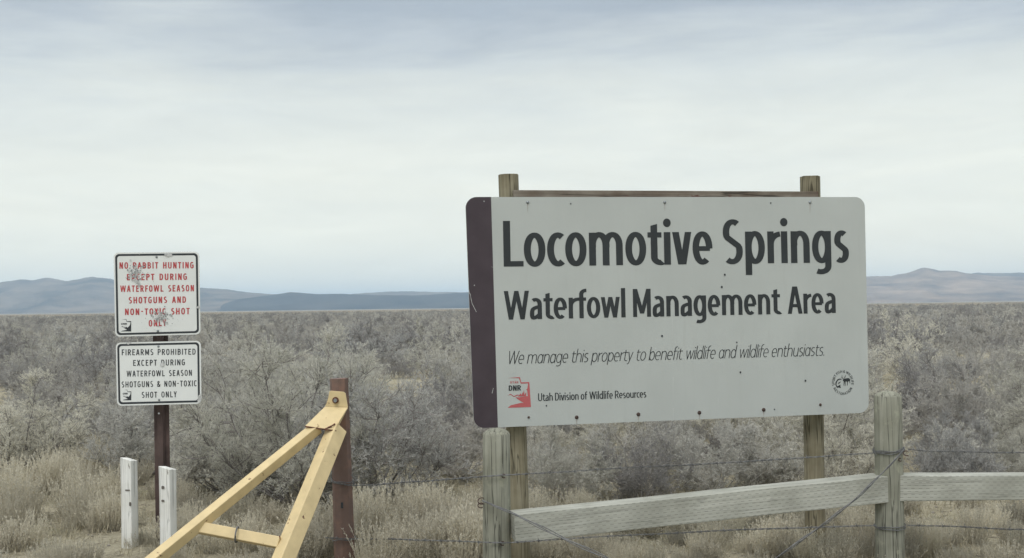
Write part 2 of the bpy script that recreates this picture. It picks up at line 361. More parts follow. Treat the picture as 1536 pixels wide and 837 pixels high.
pv = n.new("ShaderNodeVolumePrincipled"); pv.inputs["Color"].default_value = (0.60, 0.80, 1.0, 1); pv.inputs["Density"].default_value = 0.000175; pv.inputs["Anisotropy"].default_value = 0.2
l.new(pv.outputs[0], n["Material Output"].inputs["Volume"])
HB = MB(); HB.box((0, 4000, 75), 18500, 14000, 152)
hz = HB.build("haze", hm); tag(hz, kind="stuff")

# ------------------------------------------------------------------ lettering: strokes drawn with a broad pen
def earc(cx, cy, rx, ry, a0, a1, n=18, e=2.06):
    o = []
    for i in range(n + 1):
        a = R_(a0 + (a1 - a0) * i / n); c, s_ = math.cos(a), math.sin(a)
        o.append((cx + rx * math.copysign(abs(c) ** (2 / e), c), cy + ry * math.copysign(abs(s_) ** (2 / e), s_)))
    return o
def cat(P, k=7):
    o = []; Q = [P[0]] + list(P) + [P[-1]]
    for i in range(1, len(Q) - 2):
        a, b, c, d = Q[i - 1], Q[i], Q[i + 1], Q[i + 2]
        for j in range(k):
            t = j / k
            o.append(tuple(0.5 * (2 * b[q] + (c[q] - a[q]) * t + (2 * a[q] - 5 * b[q] + 4 * c[q] - d[q]) * t * t + (3 * b[q] - a[q] - 3 * c[q] + d[q]) * t ** 3) for q in (0, 1)))
    o.append(P[-1]); return o
def rect(x0, y0, x1, y1): return ('p', [(x0, y0), (x1, y0), (x1, y1), (x0, y1)])
def diag(x0, y0, x1, y1, wd): return ('p', [(x0 - wd / 2, y0), (x0 + wd / 2, y0), (x1 + wd / 2, y1), (x1 - wd / 2, y1)])
def St(pts, closed=False): return ('c' if closed else 's', pts)
def glyph(ch, s, h, X=0.72, A=1.04, D=0.26, it=False):
    """(width, strokes) in cap heights; s and h are the thickness of upright and level strokes"""
    q = s / 2; k = h / 2; ov = 0.012
    def bowl(cx, w_): return St(earc(cx, X / 2, w_ / 2 - q, X / 2 - k + ov, 0, 360, 32), True)
    def cspine(w_, H):
        a_ = w_ / 2 - q; T = H - k + ov; B_ = k - ov; ry = (T - B_) * 0.26
        return St(earc(w_ / 2 + 0.015, T - ry, a_ - 0.005, ry, 52, 208, 18, 2.1) + earc(w_ / 2 - 0.01, B_ + ry, a_ + 0.008, ry, 28, -128, 18, 2.1))
    if ch == 'o': w_ = 0.46; return w_, [bowl(w_ / 2, w_)]
    if ch == 'c':
        return 0.36, [St(earc(0.235, X / 2, 0.235 - q, X / 2 - k + ov, 58, 304, 24))]
    if ch == 'e':
        w_ = 0.45; return w_, [St(earc(w_ / 2, X / 2, w_ / 2 - q, X / 2 - k + ov, -2, 306, 28)), rect(q, X / 2 - h * 0.55, w_ - q * 0.8, X / 2 + h * 0.35)]
    if ch in 'nhr':
        H = A if ch == 'h' else X; o = [rect(0, 0, s, H)]
        if ch == 'r':
            return 0.29, o + [St([(q, X * 0.5)] + earc(0.33, X - 0.30, 0.33 - q, 0.30 - k, 172, 97, 10))]
        w_ = 0.44; ry = 0.24
        return w_, o + [St([(q * 1.1, X * 0.55)] + earc(w_ / 2, X - ry + ov - k, w_ / 2 - q, ry, 165, 0, 16) + [(w_ - q, 0)])]
    if ch == 'm':
        w_ = 0.735; o = [rect(0, 0, s, X)]; g = (w_ - s) / 2; ry = 0.24
        for i in (0, 1):
            x0 = q + i * g; o.append(St([(x0 * 1.02, X * 0.55)] + earc(x0 + g / 2, X - ry + ov - k, g / 2, ry, 165, 0, 16) + [(x0 + g, 0)]))
        return w_, o
    if ch == 'u':
        w_ = 0.44; ry = 0.24
        return w_, [rect(w_ - s, 0, w_, X), St([(q, X)] + earc(w_ / 2, ry - ov + k, w_ / 2 - q, ry, 180, 345, 16) + [(w_ - q * 1.1, X * 0.45)])]
    if ch == 't':
        x = 0.07 + q
        return 0.32, [St([(x, X)] + earc(x + 0.15, 0.17, 0.15, 0.17 - k + ov, 180, 276, 12) + [(0.325, k + 0.005)]), ('p', [(x - q, X - 0.01), (x + q, X - 0.01), (x + q, X + 0.185), (x - q, X + 0.145)]), rect(0, X - h, 0.31, X - 0.002)]
    if ch == 'i':
        d = s * 0.58; return s, [rect(0, 0, s, X), ('p', earc(q, X + 0.21, d, d * 1.12, 0, 360, 20, 2)[:-1])]
    if ch == 'l': return s, [rect(0, 0, s, A)]
    if ch == '.': return s * 1.1, [('p', earc(s * .55, s * .6, s * .68, s * .7, 0, 360, 14, 2)[:-1])]
    if ch == 'v': w_ = 0.43; return w_, [diag(w_ / 2 - q * 0.25, 0, q, X, s * 1.02), diag(w_ / 2 + q * 0.25, 0, w_ - q, X, s * 0.98)]
    if ch == 'w':
        w_ = 0.66; a_ = w_ * 0.275; o = []
        for x0, x1 in ((a_, q), (a_, w_ / 2), (w_ - a_, w_ / 2), (w_ - a_, w_ - q)): o.append(diag(x0, 0, x1, X, s * 0.92))
        return w_, o
    if ch == 's': return 0.365, [cspine(0.365, X)]
    if ch in 'pbdqg':
        w_ = 0.45; b = bowl(w_ / 2, w_)
        if ch == 'p': return w_, [b, rect(0, -D, s, X)]
        if ch == 'b': return w_, [b, rect(0, 0, s, A)]
        if ch == 'd': return w_, [b, rect(w_ - s, 0, w_, A)]
        return w_, [b, St([(w_ - q, X), (w_ - q, -0.06)] + earc(w_ / 2 - 0.02, -0.07, w_ / 2 - q + 0.02, 0.20 - k, 0, -122, 16))]
    if ch == 'a':
        if it: w_ = 0.44; return w_, [bowl(w_ / 2, w_), rect(w_ - s, 0, w_, X)]
        w_ = 0.405
        return w_, [St(earc(w_ / 2 - 0.01, X - 0.21, w_ / 2 - q + 0.01, 0.21 - k + ov, 128, 0, 16) + [(w_ - q, 0)]),
                    St(cat([(w_ - q, 0.425), (w_ * 0.55, 0.41), (w_ * 0.25, 0.34), (q, 0.19), (w_ * 0.24, k - ov + 0.005), (w_ * 0.52, 0.07), (w_ - q, 0.17)]))]
    if ch == 'f':
        x = 0.07 + q; return 0.32, [St([(x, 0)] + earc(x + 0.17, A - 0.2, 0.17, 0.2 - k, 180, 88, 12)), rect(0, X - h, 0.305, X)]
    if ch == 'y': w_ = 0.42; return w_, [diag(w_ / 2, 0.02, q, X, s), St([(w_ - q, X), (w_ / 2, 0.03), (w_ * 0.40, -0.14), (w_ * 0.22, -D + k), (0.02, -D + k)])]
    # capitals
    H = 1.0; w_ = 0.5
    def ring(w2, a0=0, a1=360, closed=True): return St(earc(w2 / 2, 0.5, w2 / 2 - q, 0.5 - k + ov, a0, a1, 34, 2.5), closed)
    def dbow(y0, y1, x1): # a bow open to the stem on the left
        r_ = (y1 - y0) / 2 - k
        return St([(q, y0 + k), (x1 * 0.45, y0 + k)] + earc(x1 * 0.45, (y0 + y1) / 2, x1 * 0.55 - q, r_, -90, 90, 16, 2.15) + [(q, y1 - k)])
    if ch == 'L': return 0.42, [rect(0, 0, s, 1), rect(s * .9, 0, 0.42, h)]
    if ch == 'I': return s, [rect(0, 0, s, 1)]
    if ch == 'E': return 0.42, [rect(0, 0, s, 1)] + [rect(s * .9, y, 0.42 - d, y + h) for y, d in ((0, 0), (0.5 - k + 0.02, 0.05), (1 - h, 0))]
    if ch == 'F': return 0.41, [rect(0, 0, s, 1)] + [rect(s * .9, y, 0.41 - d, y + h) for y, d in ((0.48 - k, 0.05), (1 - h, 0))]
    if ch == 'H': return w_, [rect(0, 0, s, 1), rect(w_ - s, 0, w_, 1), rect(s * .9, 0.5 - k, w_ - s * .9, 0.5 + k)]
    if ch == 'T': return 0.46, [rect(0.23 - q, 0, 0.23 + q, 1), rect(0, 1 - h, 0.46, 0.999)]
    if ch == 'N': return w_, [rect(0, 0, s, 1), rect(w_ - s, 0, w_, 1), diag(w_ - s * .55, 0, s * .55, 1, s * 1.1)]
    if ch == 'U': return w_, [St([(q, 1)] + earc(w_ / 2, 0.25, w_ / 2 - q, 0.25 - k + ov, 180, 360, 20) + [(w_ - q, 1)])]
    if ch == 'O': return 0.52, [ring(0.52)]
    if ch == 'C': return 0.49, [ring(0.52, 48, 312, False)]
    if ch == 'G': return 0.5, [ring(0.52, 48, 330, False), rect(0.27, 0.42, 0.5, 0.42 + h), rect(0.5 - s, 0.12, 0.5, 0.5)]
    if ch == 'D': return w_, [rect(0, 0, s, 1), dbow(0, 1, w_)]
    if ch == 'P': return 0.47, [rect(0, 0, s, 1), dbow(0.42, 1, 0.47)]
    if ch == 'B': return 0.49, [rect(0, 0, s, 1), dbow(0, 0.52 + k, 0.49), dbow(0.52 - k, 1, 0.46)]
    if ch == 'R': return 0.5, [rect(0, 0, s, 1), dbow(0.42, 1, 0.48), diag(0.5 - q, 0, 0.25, 0.46, s * 1.06)]
    if ch == 'S': return 0.47, [cspine(0.47, 1)]
    if ch == 'M': w2 = 0.62; return w2, [rect(0, 0, s * .95, 1), rect(w2 - s * .95, 0, w2, 1), diag(w2 / 2, 0.12, s * .55, 1, s), diag(w2 / 2, 0.12, w2 - s * .55, 1, s)]
    if ch == 'A': w2 = 0.54; return w2, [diag(q, 0, w2 / 2 - q * .25, 1, s * 1.0), diag(w2 - q, 0, w2 / 2 + q * .25, 1, s * 1.0), rect(0.14, 0.24, w2 - 0.14, 0.24 + h)]
    if ch == 'W':
        w2 = 0.84; a_ = w2 * 0.27; return w2, [diag(x0, 0, x1, 1, s * .98) for x0, x1 in ((a_, q), (a_, w2 / 2), (w2 - a_, w2 / 2), (w2 - a_, w2 - q))]
    if ch == 'X': return w_, [diag(q, 0, w_ - q, 1, s * 1.1), diag(w_ - q, 0, q, 1, s * 1.1)]
    if ch == 'Y': return 0.5, [rect(0.25 - q, 0, 0.25 + q, 0.46), diag(0.25, 0.42, q, 1, s * 1.05), diag(0.25, 0.42, 0.5 - q, 1, s * 1.05)]
    if ch == '-': return 0.3, [rect(0.02, 0.46, 0.28, 0.46 + h)]
    if ch == '&': return 0.52, [St(cat([(0.50, k), (0.36, 0.22), (0.12, 0.68), (0.11, 0.84), (0.22, 1 - k), (0.33, 0.86), (0.30, 0.70), (0.10, 0.44), (q, 0.24), (0.10, 0.06), (0.22, k), (0.36, 0.10), (0.49, 0.44)]))]
    raise ValueError(ch)
SB = {}
for c_ in 'ILEFHTNUDPBRMlihnmrupb': SB[c_] = 0.038
for c_ in 'oceadgqsOCGS': SB[c_] = 0.018
for c_ in 'vwyWAXYtf': SB[c_] = 0.002
SR = dict(L=-0.008, r=-0.012, f=-0.012, t=0.004, p=0.024, b=0.024, D=0.024, P=0.01, B=0.024, R=0.015, T=0.012, c=0.01, C=0.012, F=0.0, e=0.02, d=0.038, g=0.038, q=0.038, a=0.038, G=0.04)
SL = dict(T=0.012, t=0.016, f=0.014, a=0.02)
def layout(text, s, h, track=0.0, space=0.19, **kw):
    x = 0; out = []; prev = None
    for ch in text:
        if ch == ' ': x += space + track; prev = None; continue
        lsb = SL.get(ch, SB.get(ch, 0.04))
        if prev is not None: x += SR.get(prev, SB.get(prev, 0.04)) + lsb + track
        w_, st = glyph(ch, s, h, **kw); out.append((x, st)); x += w_; prev = ch
    return x, out
def stroke_mesh(mb, st, fx, s, h, k0):
    """fx maps glyph coordinates (x, y, layer) to a point; every stroke gets a layer of its own, a fraction of a millimetre apart"""
    for i, (kind, P) in enumerate(st):
        lay = (k0 + i) % 7
        if kind == 'p': mb.add([fx(x, y, lay) for x, y in P], [tuple(range(len(P)))]); continue
        if kind == 'c': P = P[:-1]
        n_ = len(P); A_, B_ = [], []
        for j in range(n_):
            if kind == 'c': a_, b_ = P[j - 1], P[(j + 1) % n_]
            else: a_, b_ = P[max(j - 1, 0)], P[min(j + 1, n_ - 1)]
            tx, ty = b_[0] - a_[0], b_[1] - a_[1]; d = math.hypot(tx, ty) or 1; nx_, ny_ = -ty / d, tx / d
            hw = 0.5 * math.sqrt((s * nx_) ** 2 + (h * ny_) ** 2)
            A_.append((P[j][0] + nx_ * hw, P[j][1] + ny_ * hw)); B_.append((P[j][0] - nx_ * hw, P[j][1] - ny_ * hw))
        vs = [fx(x, y, lay) for x, y in A_] + [fx(x, y, lay) for x, y in B_]
        R2 = range(n_ if kind == 'c' else n_ - 1)
        mb.add(vs, [(j, n_ + j, n_ + (j + 1) % n_, (j + 1) % n_) for j in R2])
LAY, LAY0 = 0.00012, 0.0009
class Plate:
    """a flat sheet in the scene: local x along it, y up it, z its normal towards the viewer; loc(px, py) is where a sight line meets it"""
    def __init__(s, origin, yaw, lean, tilt):
        Rm = Matrix.Rotation(yaw, 3, 'Z') @ Matrix.Rotation(lean, 3, 'X') @ Matrix.Rotation(tilt, 3, 'Y')
        ex, ey, ez = Rm @ Vector((1, 0, 0)), Rm @ Vector((0, 0, 1)), Rm @ Vector((0, -1, 0))
        s.M = Matrix((ex, ey, ez)).transposed().to_4x4(); s.M.translation = origin; s.I = s.M.inverted()
    def loc(s, px, py):
        o = s.I @ CAM; d = s.I.to_3x3() @ ray(px, py); t = -o.z / d.z
        return (o.x + d.x * t, o.y + d.y * t)
    def line(s, name, text, a, b, cap, material, parent, th, hh, track=0.0, space=0.19, shear=0.0, **kw):
        """one line of writing whose baseline runs from picture point a to b; cap = capital height in picture pixels at a"""
        W_, gl = layout(text, th, hh, track, space, **kw)
        A_, B_ = Vector(s.loc(*a)), Vector(s.loc(*b)); up = (Vector(s.loc(a[0], a[1] - cap)) - A_).length
        ux = (B_ - A_).normalized(); uy = Vector((-ux.y, ux.x)); sx = (B_ - A_).length / W_
        mb = MB(); k0 = 0
        for gx, st in gl:
            def fx(x, y, lay):
                q = A_ + ux * ((gx + x) * sx + shear * y * up) + uy * (y * up); return (q.x, q.y, LAY0 + LAY * lay)
            stroke_mesh(mb, st, fx, th, hh, k0); k0 += len(st)
        return mb.build(name, material, parent)
    def poly(s, mb, pts, lay=0):
        mb.add([(*s.loc(*q), LAY0 + LAY * lay) for q in pts], [tuple(range(len(pts)))])
def rounded(cs, rad, n=8):
    """corner list (counter-clockwise or clockwise) to a rounded outline"""
    o = []; k = len(cs)
    for i in range(k):
        p, a, b = Vector(cs[i]), Vector(cs[i - 1]), Vector(cs[(i + 1) % k])
        da, db = (a - p).normalized(), (b - p).normalized()
        P0, P1 = p + da * rad, p + db * rad; c_ = p + (da + db) * rad
        a0 = math.atan2(P0.y - c_.y, P0.x - c_.x); a1 = math.atan2(P1.y - c_.y, P1.x - c_.x)
        d = (a1 - a0 + math.pi) % (2 * math.pi) - math.pi
        r0_ = (P0 - c_).length
        o += [(c_.x + r0_ * math.cos(a0 + d * j / n), c_.y + r0_ * math.sin(a0 + d * j / n)) for j in range(n + 1)]
    return o
def dome(mb, x, y, r, h_, z=0.0009, n=12):
    rings = [(1, 0), (0.85, 0.55), (0.5, 0.9)]
    vs = [(x + r * a * math.cos(2 * math.pi * j / n), y + r * a * math.sin(2 * math.pi * j / n), z + h_ * b) for a, b in rings for j in range(n)] + [(x, y, z + h_)]
    fs = [(i * n + j, i * n + (j + 1) % n, (i + 1) * n + (j + 1) % n, (i + 1) * n + j) for i in range(2) for j in range(n)]
    fs += [(2 * n + j, 2 * n + (j + 1) % n, 3 * n) for j in range(n)]
    mb.add(vs, fs)

# ------------------------------------------------------------------ the large area sign
PLB = Plate(Vector((0.953, 6.25, 1.479)), R_(10.29), R_(0.35), R_(-0.46))
sign = empty("area_sign", (0.95, 6.3, 0))
tag(sign, "large weathered white sign reading Locomotive Springs on two round wooden posts", "sign")
corners = [PLB.loc(*q) for q in ((698, 295.5), (711, 642.5), (1303.5, 619), (1297, 295.5))]
outl = rounded(corners, 0.062)
mb = MB(); mb.prism(outl, -0.012, 0.0)
panel = mb.build("sign_panel", BIGWHITE, sign, mw=PLB.M)
# dark band: the part of the outline left of the band edge
e0, e1 = Vector(PLB.loc(736.5, 295.4)), Vector(PLB.loc(746.8, 641.2))
bandpts = [q for q in outl if (e1 - e0).x * (q[1] - e0.y) - (e1 - e0).y * (q[0] - e0.x) < 0]
mb = MB(); ring_ = [Vector(q) for q in bandpts]
# order: along outline from top edge to bottom edge, then back up the band edge
ring_.sort(key=lambda q: -q.y)
poly = [(q.x + (0.0006 if q.x > -1.3 else 0), q.y) for q in ring_] 
half = [q for q in outl if q in bandpts]
i0 = min(range(len(outl)), key=lambda i: (Vector(outl[i]) - e0).length if outl[i] in bandpts else 9)
seq = [outl[(i0 + i) % len(outl)] for i in range(len(outl))]
seq = [q for q in seq if q in bandpts]
if abs(seq[1][1] - seq[0][1]) > 0.2: seq = [seq[0]] + seq[1:][::-1]
mb.add([(x, y, 0.0008) for x, y in seq + [(e1.x, e1.y), (e0.x, e0.y)]], [tuple(range(len(seq) + 2))])
mb.build("side_band", BAND, panel)
PLB.line("title_lettering", "Locomotive Springs", (755.6, 400.0), (1273.8, 393.4), 68.6, INK, panel, 0.148, 0.119, space=0.22, X=0.73)
PLB.line("subtitle_lettering", "Waterfowl Management Area", (756.2, 479.6), (1253.6, 469.3), 43.0, INK, panel, 0.145, 0.117, space=0.265, X=0.73)
PLB.line("motto_lettering", "We manage this property to benefit wildlife and wildlife enthusiasts.", (760.3, 546.2), (1236, 533.3), 19.7, INK, panel, 0.064, 0.054, track=0.004, space=0.29, shear=0.20, it=True, X=0.69)
PLB.line("agency_lettering", "Utah Division of Wildlife Resources", (807.2, 601.6), (969.5, 595.9), 11.6, INK, panel, 0.126, 0.103, track=0.0, space=0.26, X=0.70)
def state_logo(plate, T, m_shape, m_text, parent, k=1.0, sc=1.0):
    """the agency's badge: outline of the state with hills, a road and two words; T maps badge points to picture points"""
    lg = MB()
    main = [(222, 68), (236, 118), (313, 115), (329, 355), (105, 363), (135, 338), (240, 314), (262, 318), (226, 296), (178, 262), (215, 262), (245, 255), (298, 250), (292, 190), (302, 128), (231, 131), (214, 78), (108, 76)]
    plate.poly(lg, [T(*q) for q in main], 0)
    for pts in ([(108, 244), (132, 228), (166, 250), (196, 236), (216, 240), (166, 258), (133, 237)],
                [(203, 254), (232, 222), (240, 252)], [(232, 250), (252, 212), (256, 252)], [(248, 250), (262, 190), (268, 250)],
                [(262, 250), (283, 210), (284, 250)], [(280, 190), (302, 172), (304, 190)]):
        plate.poly(lg, [T(*q) for q in pts], 2)
    o = lg.build("state_emblem", m_shape, parent)
    plate.line("emblem_lettering", "UTAH", T(131, 129), T(207, 127), 3.3 * sc, m_shape, parent, 0.17, 0.17, track=0.12)
    plate.line("emblem_lettering", "DNR", T(116, 200), T(234, 196), 8.0 * sc, m_text, parent, 0.17, 0.15, track=0.01)
    return o
state_logo(PLB, lambda x, y: (745 + x / 6.4, 555 + y / 6.4), RED, INK, panel)
# round conservation emblem: two arcs of words round a fish and a deer
def circ_text(plate, text, c, rx, ry, a0, a1, hgt, inward, mb):
    W_, gl = layout(text, 0.12, 0.11, 0.07, 0.26)
    k0 = 0
    for gx, st in gl:
        def fx(x, y, lay):
            t = (gx + x) / W_; a = R_(a0 + (a1 - a0) * t); rr = (y if not inward else 1 - y) * hgt
            P = plate.loc(c[0] + (rx + rr) * math.cos(a), c[1] - (ry + rr) * math.sin(a))
            return (*P, LAY0 + LAY * lay)
        stroke_mesh(mb, st, fx, 0.12, 0.11, k0); k0 += len(st)
mb = MB(); EC = (1264.2, 573.8)
circ_text(PLB, "SPORT FISH & WILDLIFE", EC, 12.6, 14.9, 196, -12, 3.7, False, mb)
circ_text(PLB, "RESTORATION", EC, 12.6, 14.9, 208, 332, 3.7, True, mb)
mb.build("emblem_ring_lettering", INK, panel)
mb = MB(); em = lambda x, y: (1220 + x / 8.367, 540 + y / 8.367)
PLB.poly(mb, [em(*q) for q in ((372, 245), (392, 232), (440, 226), (460, 238), (462, 290), (455, 292), (450, 262), (434, 272), (428, 320), (421, 322), (424, 272), (404, 268), (402, 325), (396, 325), (392, 268), (384, 322), (378, 322), (382, 266), (370, 262))], 0)
for a_, b_ in (((372, 240), (355, 205)), ((360, 215), (358, 188)), ((378, 238), (395, 212)), ((390, 220), (408, 190)), ((362, 222), (350, 222)), ((392, 216), (405, 214))):
    d = Vector((b_[0] - a_[0], b_[1] - a_[1])).normalized(); nn = Vector((-d.y, d.x)) * 3
    PLB.poly(mb, [em(a_[0] + nn.x, a_[1] + nn.y), em(b_[0] + nn.x * .6, b_[1] + nn.y * .6), em(b_[0] - nn.x * .6, b_[1] - nn.y * .6), em(a_[0] - nn.x, a_[1] - nn.y)], 3)
PLB.poly(mb, [em(*q) for q in ((357, 238), (330, 232), (300, 244), (278, 280), (276, 312), (290, 338), (300, 356), (306, 344), (345, 350), (338, 326), (340, 308), (322, 318), (300, 330), (290, 312), (292, 284), (308, 258), (330, 246), (350, 246))], 0)
PLB.poly(mb, [em(*q) for q in ((312, 285), (345, 268), (330, 290), (310, 300))], 2)
mb.build("wildlife_emblem", INK, panel)
for i, (x, y, r_, mm) in enumerate([(791.5, 303.5, 2.4, ZINC), (997, 303.5, 2.4, ZINC), (1215, 303.5, 2.4, ZINC),
        (793, 626, 1.8, RUSTBOLT), (865, 626, 2.9, RUSTBOLT), (957.5, 621.5, 3.0, RUSTBOLT), (1049, 619, 3.0, RUSTBOLT), (1145.5, 614.7, 3.0, RUSTBOLT), (1230.5, 607, 2.2, RUSTBOLT)]):
    b = MB(); u, v = PLB.loc(x, y); dome(b, u, v, r_ * 0.0039, 0.006)
    b.build("bolt", mm, panel, smooth=True)
for x, y, r_ in [(856, 305.5, 1.0), (1156, 304.5, 1.1), (1087, 412, 1.5), (1082.5, 430.5, 1.6), (993, 504, 1.5), (1105, 513.5, 1.1), (1110.5, 558.5, 1.4), (1208, 571, 1.5), (1161.5, 614, 1.0), (819.5, 608.5, 1.1), (726, 302, 0.8), (711.5, 428, 0.8)]:
    b = MB(); u, v = PLB.loc(x, y); r_ *= 0.0039
    b.add([(u + r_ * math.cos(a * .524) * 1.0, v + r_ * math.sin(a * .524) * 1.15, 0.0022) for a in range(12)], [tuple(range(12))])
    b.build("bullet_hole", HOLE if x > 730 else BARE, panel)
STREAK = flat("pale_water_streak", (0.53, 0.55, 0.535), 0.5, 0.05, 8); RUN = flat("rust_run", (0.36, 0.335, 0.30), 0.6, 0.08, 12)
for (x, y0, y1, wd_, mm_) in ((1008.3, 478, 520, .35, STREAK), (1009.5, 565, 600, .4, STREAK), (1009.8, 612, 630, .4, STREAK), (1077, 598, 612, .35, STREAK), (865, 629, 636, .7, RUN), (957.5, 624.5, 631, .8, RUN), (1049, 622, 628.5, .7, RUN), (1145.5, 617.5, 623.5, .8, RUN), (791.5, 306, 318, .5, RUN), (997, 306, 316, .45, RUN), (1215, 306, 319, .5, RUN)):
    mb = MB(); PLB.poly(mb, [(x - wd_, y0), (x - wd_ * .4, y1), (x + wd_ * .4, y1), (x + wd_, y0)], 3); mb.build("stain", mm_, panel)
# scratches on the band and a few pale streaks
mb = MB()
for pts in ([(705, 440), (706.5, 448), (708, 455), (711, 461), (714.5, 468)], [(702.8, 433), (704.3, 441)], [(737, 400), (739.5, 401)], [(740, 582), (738, 590)]):
    for a_, b_ in zip(pts, pts[1:]):
        PLB.poly(mb, [(a_[0] - .35, a_[1]), (b_[0] - .35, b_[1]), (b_[0] + .35, b_[1]), (a_[0] + .35, a_[1])], 5)
mb.build("scratch", BARE, panel)
# posts and rail behind the panel
def pole(name, base_, top_, r0_, r1_, material, parent=None, n=20, domed=0.0, seg=10, wob=0.002, flat_top=True):
    """a round post along its own local z axis"""
    base_, top_ = Vector(base_), Vector(top_); ax = top_ - base_; Ln = ax.length
    q = ax.to_track_quat('Z', 'Y'); mw = q.to_matrix().to_4x4(); mw.translation = base_
    vs, fs = [], []; rings = [(i / seg * (Ln - domed), r0_ + (r1_ - r0_) * i / seg) for i in range(seg + 1)]
    if domed: rings += [(Ln - domed + domed * math.sin(a), r1_ * (math.cos(a) * 0.72 + 0.28 * (1 - a / 1.5708)) if a < 1.5 else r1_ * 0.12) for a in (0.35, 0.7, 1.0, 1.25, 1.45, 1.57)]
    for z, r in rings:
        for j in range(n):
            a = 2 * math.pi * j / n; k = 1 + wob / r0_ * noise.noise(Vector((math.cos(a) * 2, math.sin(a) * 2, z * 1.5 + base_.x * 7)))
            vs.append((r * k * math.cos(a), r * k * math.sin(a), z + (0.004 * noise.noise(Vector((math.cos(a) * 3, math.sin(a) * 3, base_.x))) if z > Ln - domed - 0.001 and not domed else 0)))
    m_ = len(rings)
    fs = [(i * n + j, i * n + (j + 1) % n, (i + 1) * n + (j + 1) % n, (i + 1) * n + j) for i in range(m_ - 1) for j in range(n)]
    fs += [tuple(range(n - 1, -1, -1)), tuple((m_ - 1) * n + j for j in range(n))]
    b = MB(); b.add(vs, fs)
    return b.build(name, material, parent, smooth=True, mw=mw)
def under(o):  # keep a world placement when parented under an empty that only translates
    return o
def reparent(o, parent):
    bpy.context.view_layer.update()
    mw = o.matrix_world.copy(); o.parent = parent; o.matrix_parent_inverse = parent.matrix_world.inverted() if False else Matrix.Identity(4)
    return mw
def place(o, root):
    """o was built with a world matrix: express it relative to the root Empty"""
    o.matrix_local = root_mat(root).inverted() @ o.matrix_basis
def root_mat(r): return r.matrix_basis.copy()
def pole_line(pa, Ya, pb, Yb): return at(*pa, Ya), at(*pb, Yb)
t_, b_ = pole_line((762.5, 262.5), 6.19, (779, 800), 6.19); d = (t_ - b_).normalized(); b_ = b_ - d * ((b_.z + 0.3) / d.z)
place(pole("post", b_, t_, 0.0605, 0.0585, WOOD_SIGN, sign, wob=0.003), sign)
t_, b_ = pole_line((1215, 265), 6.56, (1222.5, 800), 6.56); d = (t_ - b_).normalized(); b_ = b_ - d * ((b_.z + 0.3) / d.z)
place(pole("post", b_, t_, 0.0615, 0.060, WOOD_SIGN, sign, wob=0.003), sign)
u0_, v0_ = PLB.loc(771, 284.6); u1_, v1_ = PLB.loc(1229, 286.8)
for (yy0, yy1) in ((v0_, v1_), (v0_ - 1.13, v1_ - 1.10)):
    b = MB(); c = Vector(((u0_ + u1_) / 2, (yy0 + yy1) / 2 - 0.045, -0.0325)); X = Vector((u1_ - u0_, yy1 - yy0, 0)); Ln = X.length; X.normalize()
    b.box((0, 0, 0), Ln, 0.038, 0.09)
    Mx = Matrix((X, Vector((0, 0, -1)), Vector((-X.y, X.x, 0)))).transposed().to_4x4(); Mx.translation = c
    o = b.build("rail", WOOD_RAIL, sign, bevel=0.003, mw=PLB.M @ Mx); place(o, sign)
place(panel, sign)

# ------------------------------------------------------------------ the two notices on one steel post
sp_root = empty("notice_post", base(236, 6.9))
tag(sp_root, "rust brown steel post carrying two white hunting and firearms notices", "sign post")
# post: a U channel
pt, pb = at(234, 500, 6.885), at(241.5, 815, 6.92); d = (pt - pb).normalized()
ptop = at(232.5, 384, 6.885); Ln = (ptop - pb).length + 0.3
mb = MB()
prof = [(-0.049, 0.0), (-0.024, 0.0), (-0.017, 0.034), (0.017, 0.034), (0.024, 0.0), (0.049, 0.0), (0.049, -0.006), (0.020, -0.006), (0.013, 0.028), (-0.013, 0.028), (-0.020, -0.006), (-0.049, -0.006)]
prof = [(x, -y) for x, y in prof]
vs = [(x, y, z) for z in (0, Ln) for x, y in prof]; k = len(prof)
mb.add(vs, [(i, (i + 1) % k, k + (i + 1) % k, k + i) for i in range(k)] + [(0, 1, 10, 11), (1, 2, 9, 10), (2, 3, 8, 9), (3, 4, 7, 8), (4, 5, 6, 7)] + [tuple(k + i for i in f) for f in ((0, 11, 10, 1), (1, 10, 9, 2), (2, 9, 8, 3), (3, 8, 7, 4), (4, 7, 6, 5))])
q = d.to_track_quat('Z', 'Y'); Mq = Matrix.Rotation(math.atan2(-d.x, d.z) * -1, 4, 'Y'); Mq.translation = pb - d * 0.3
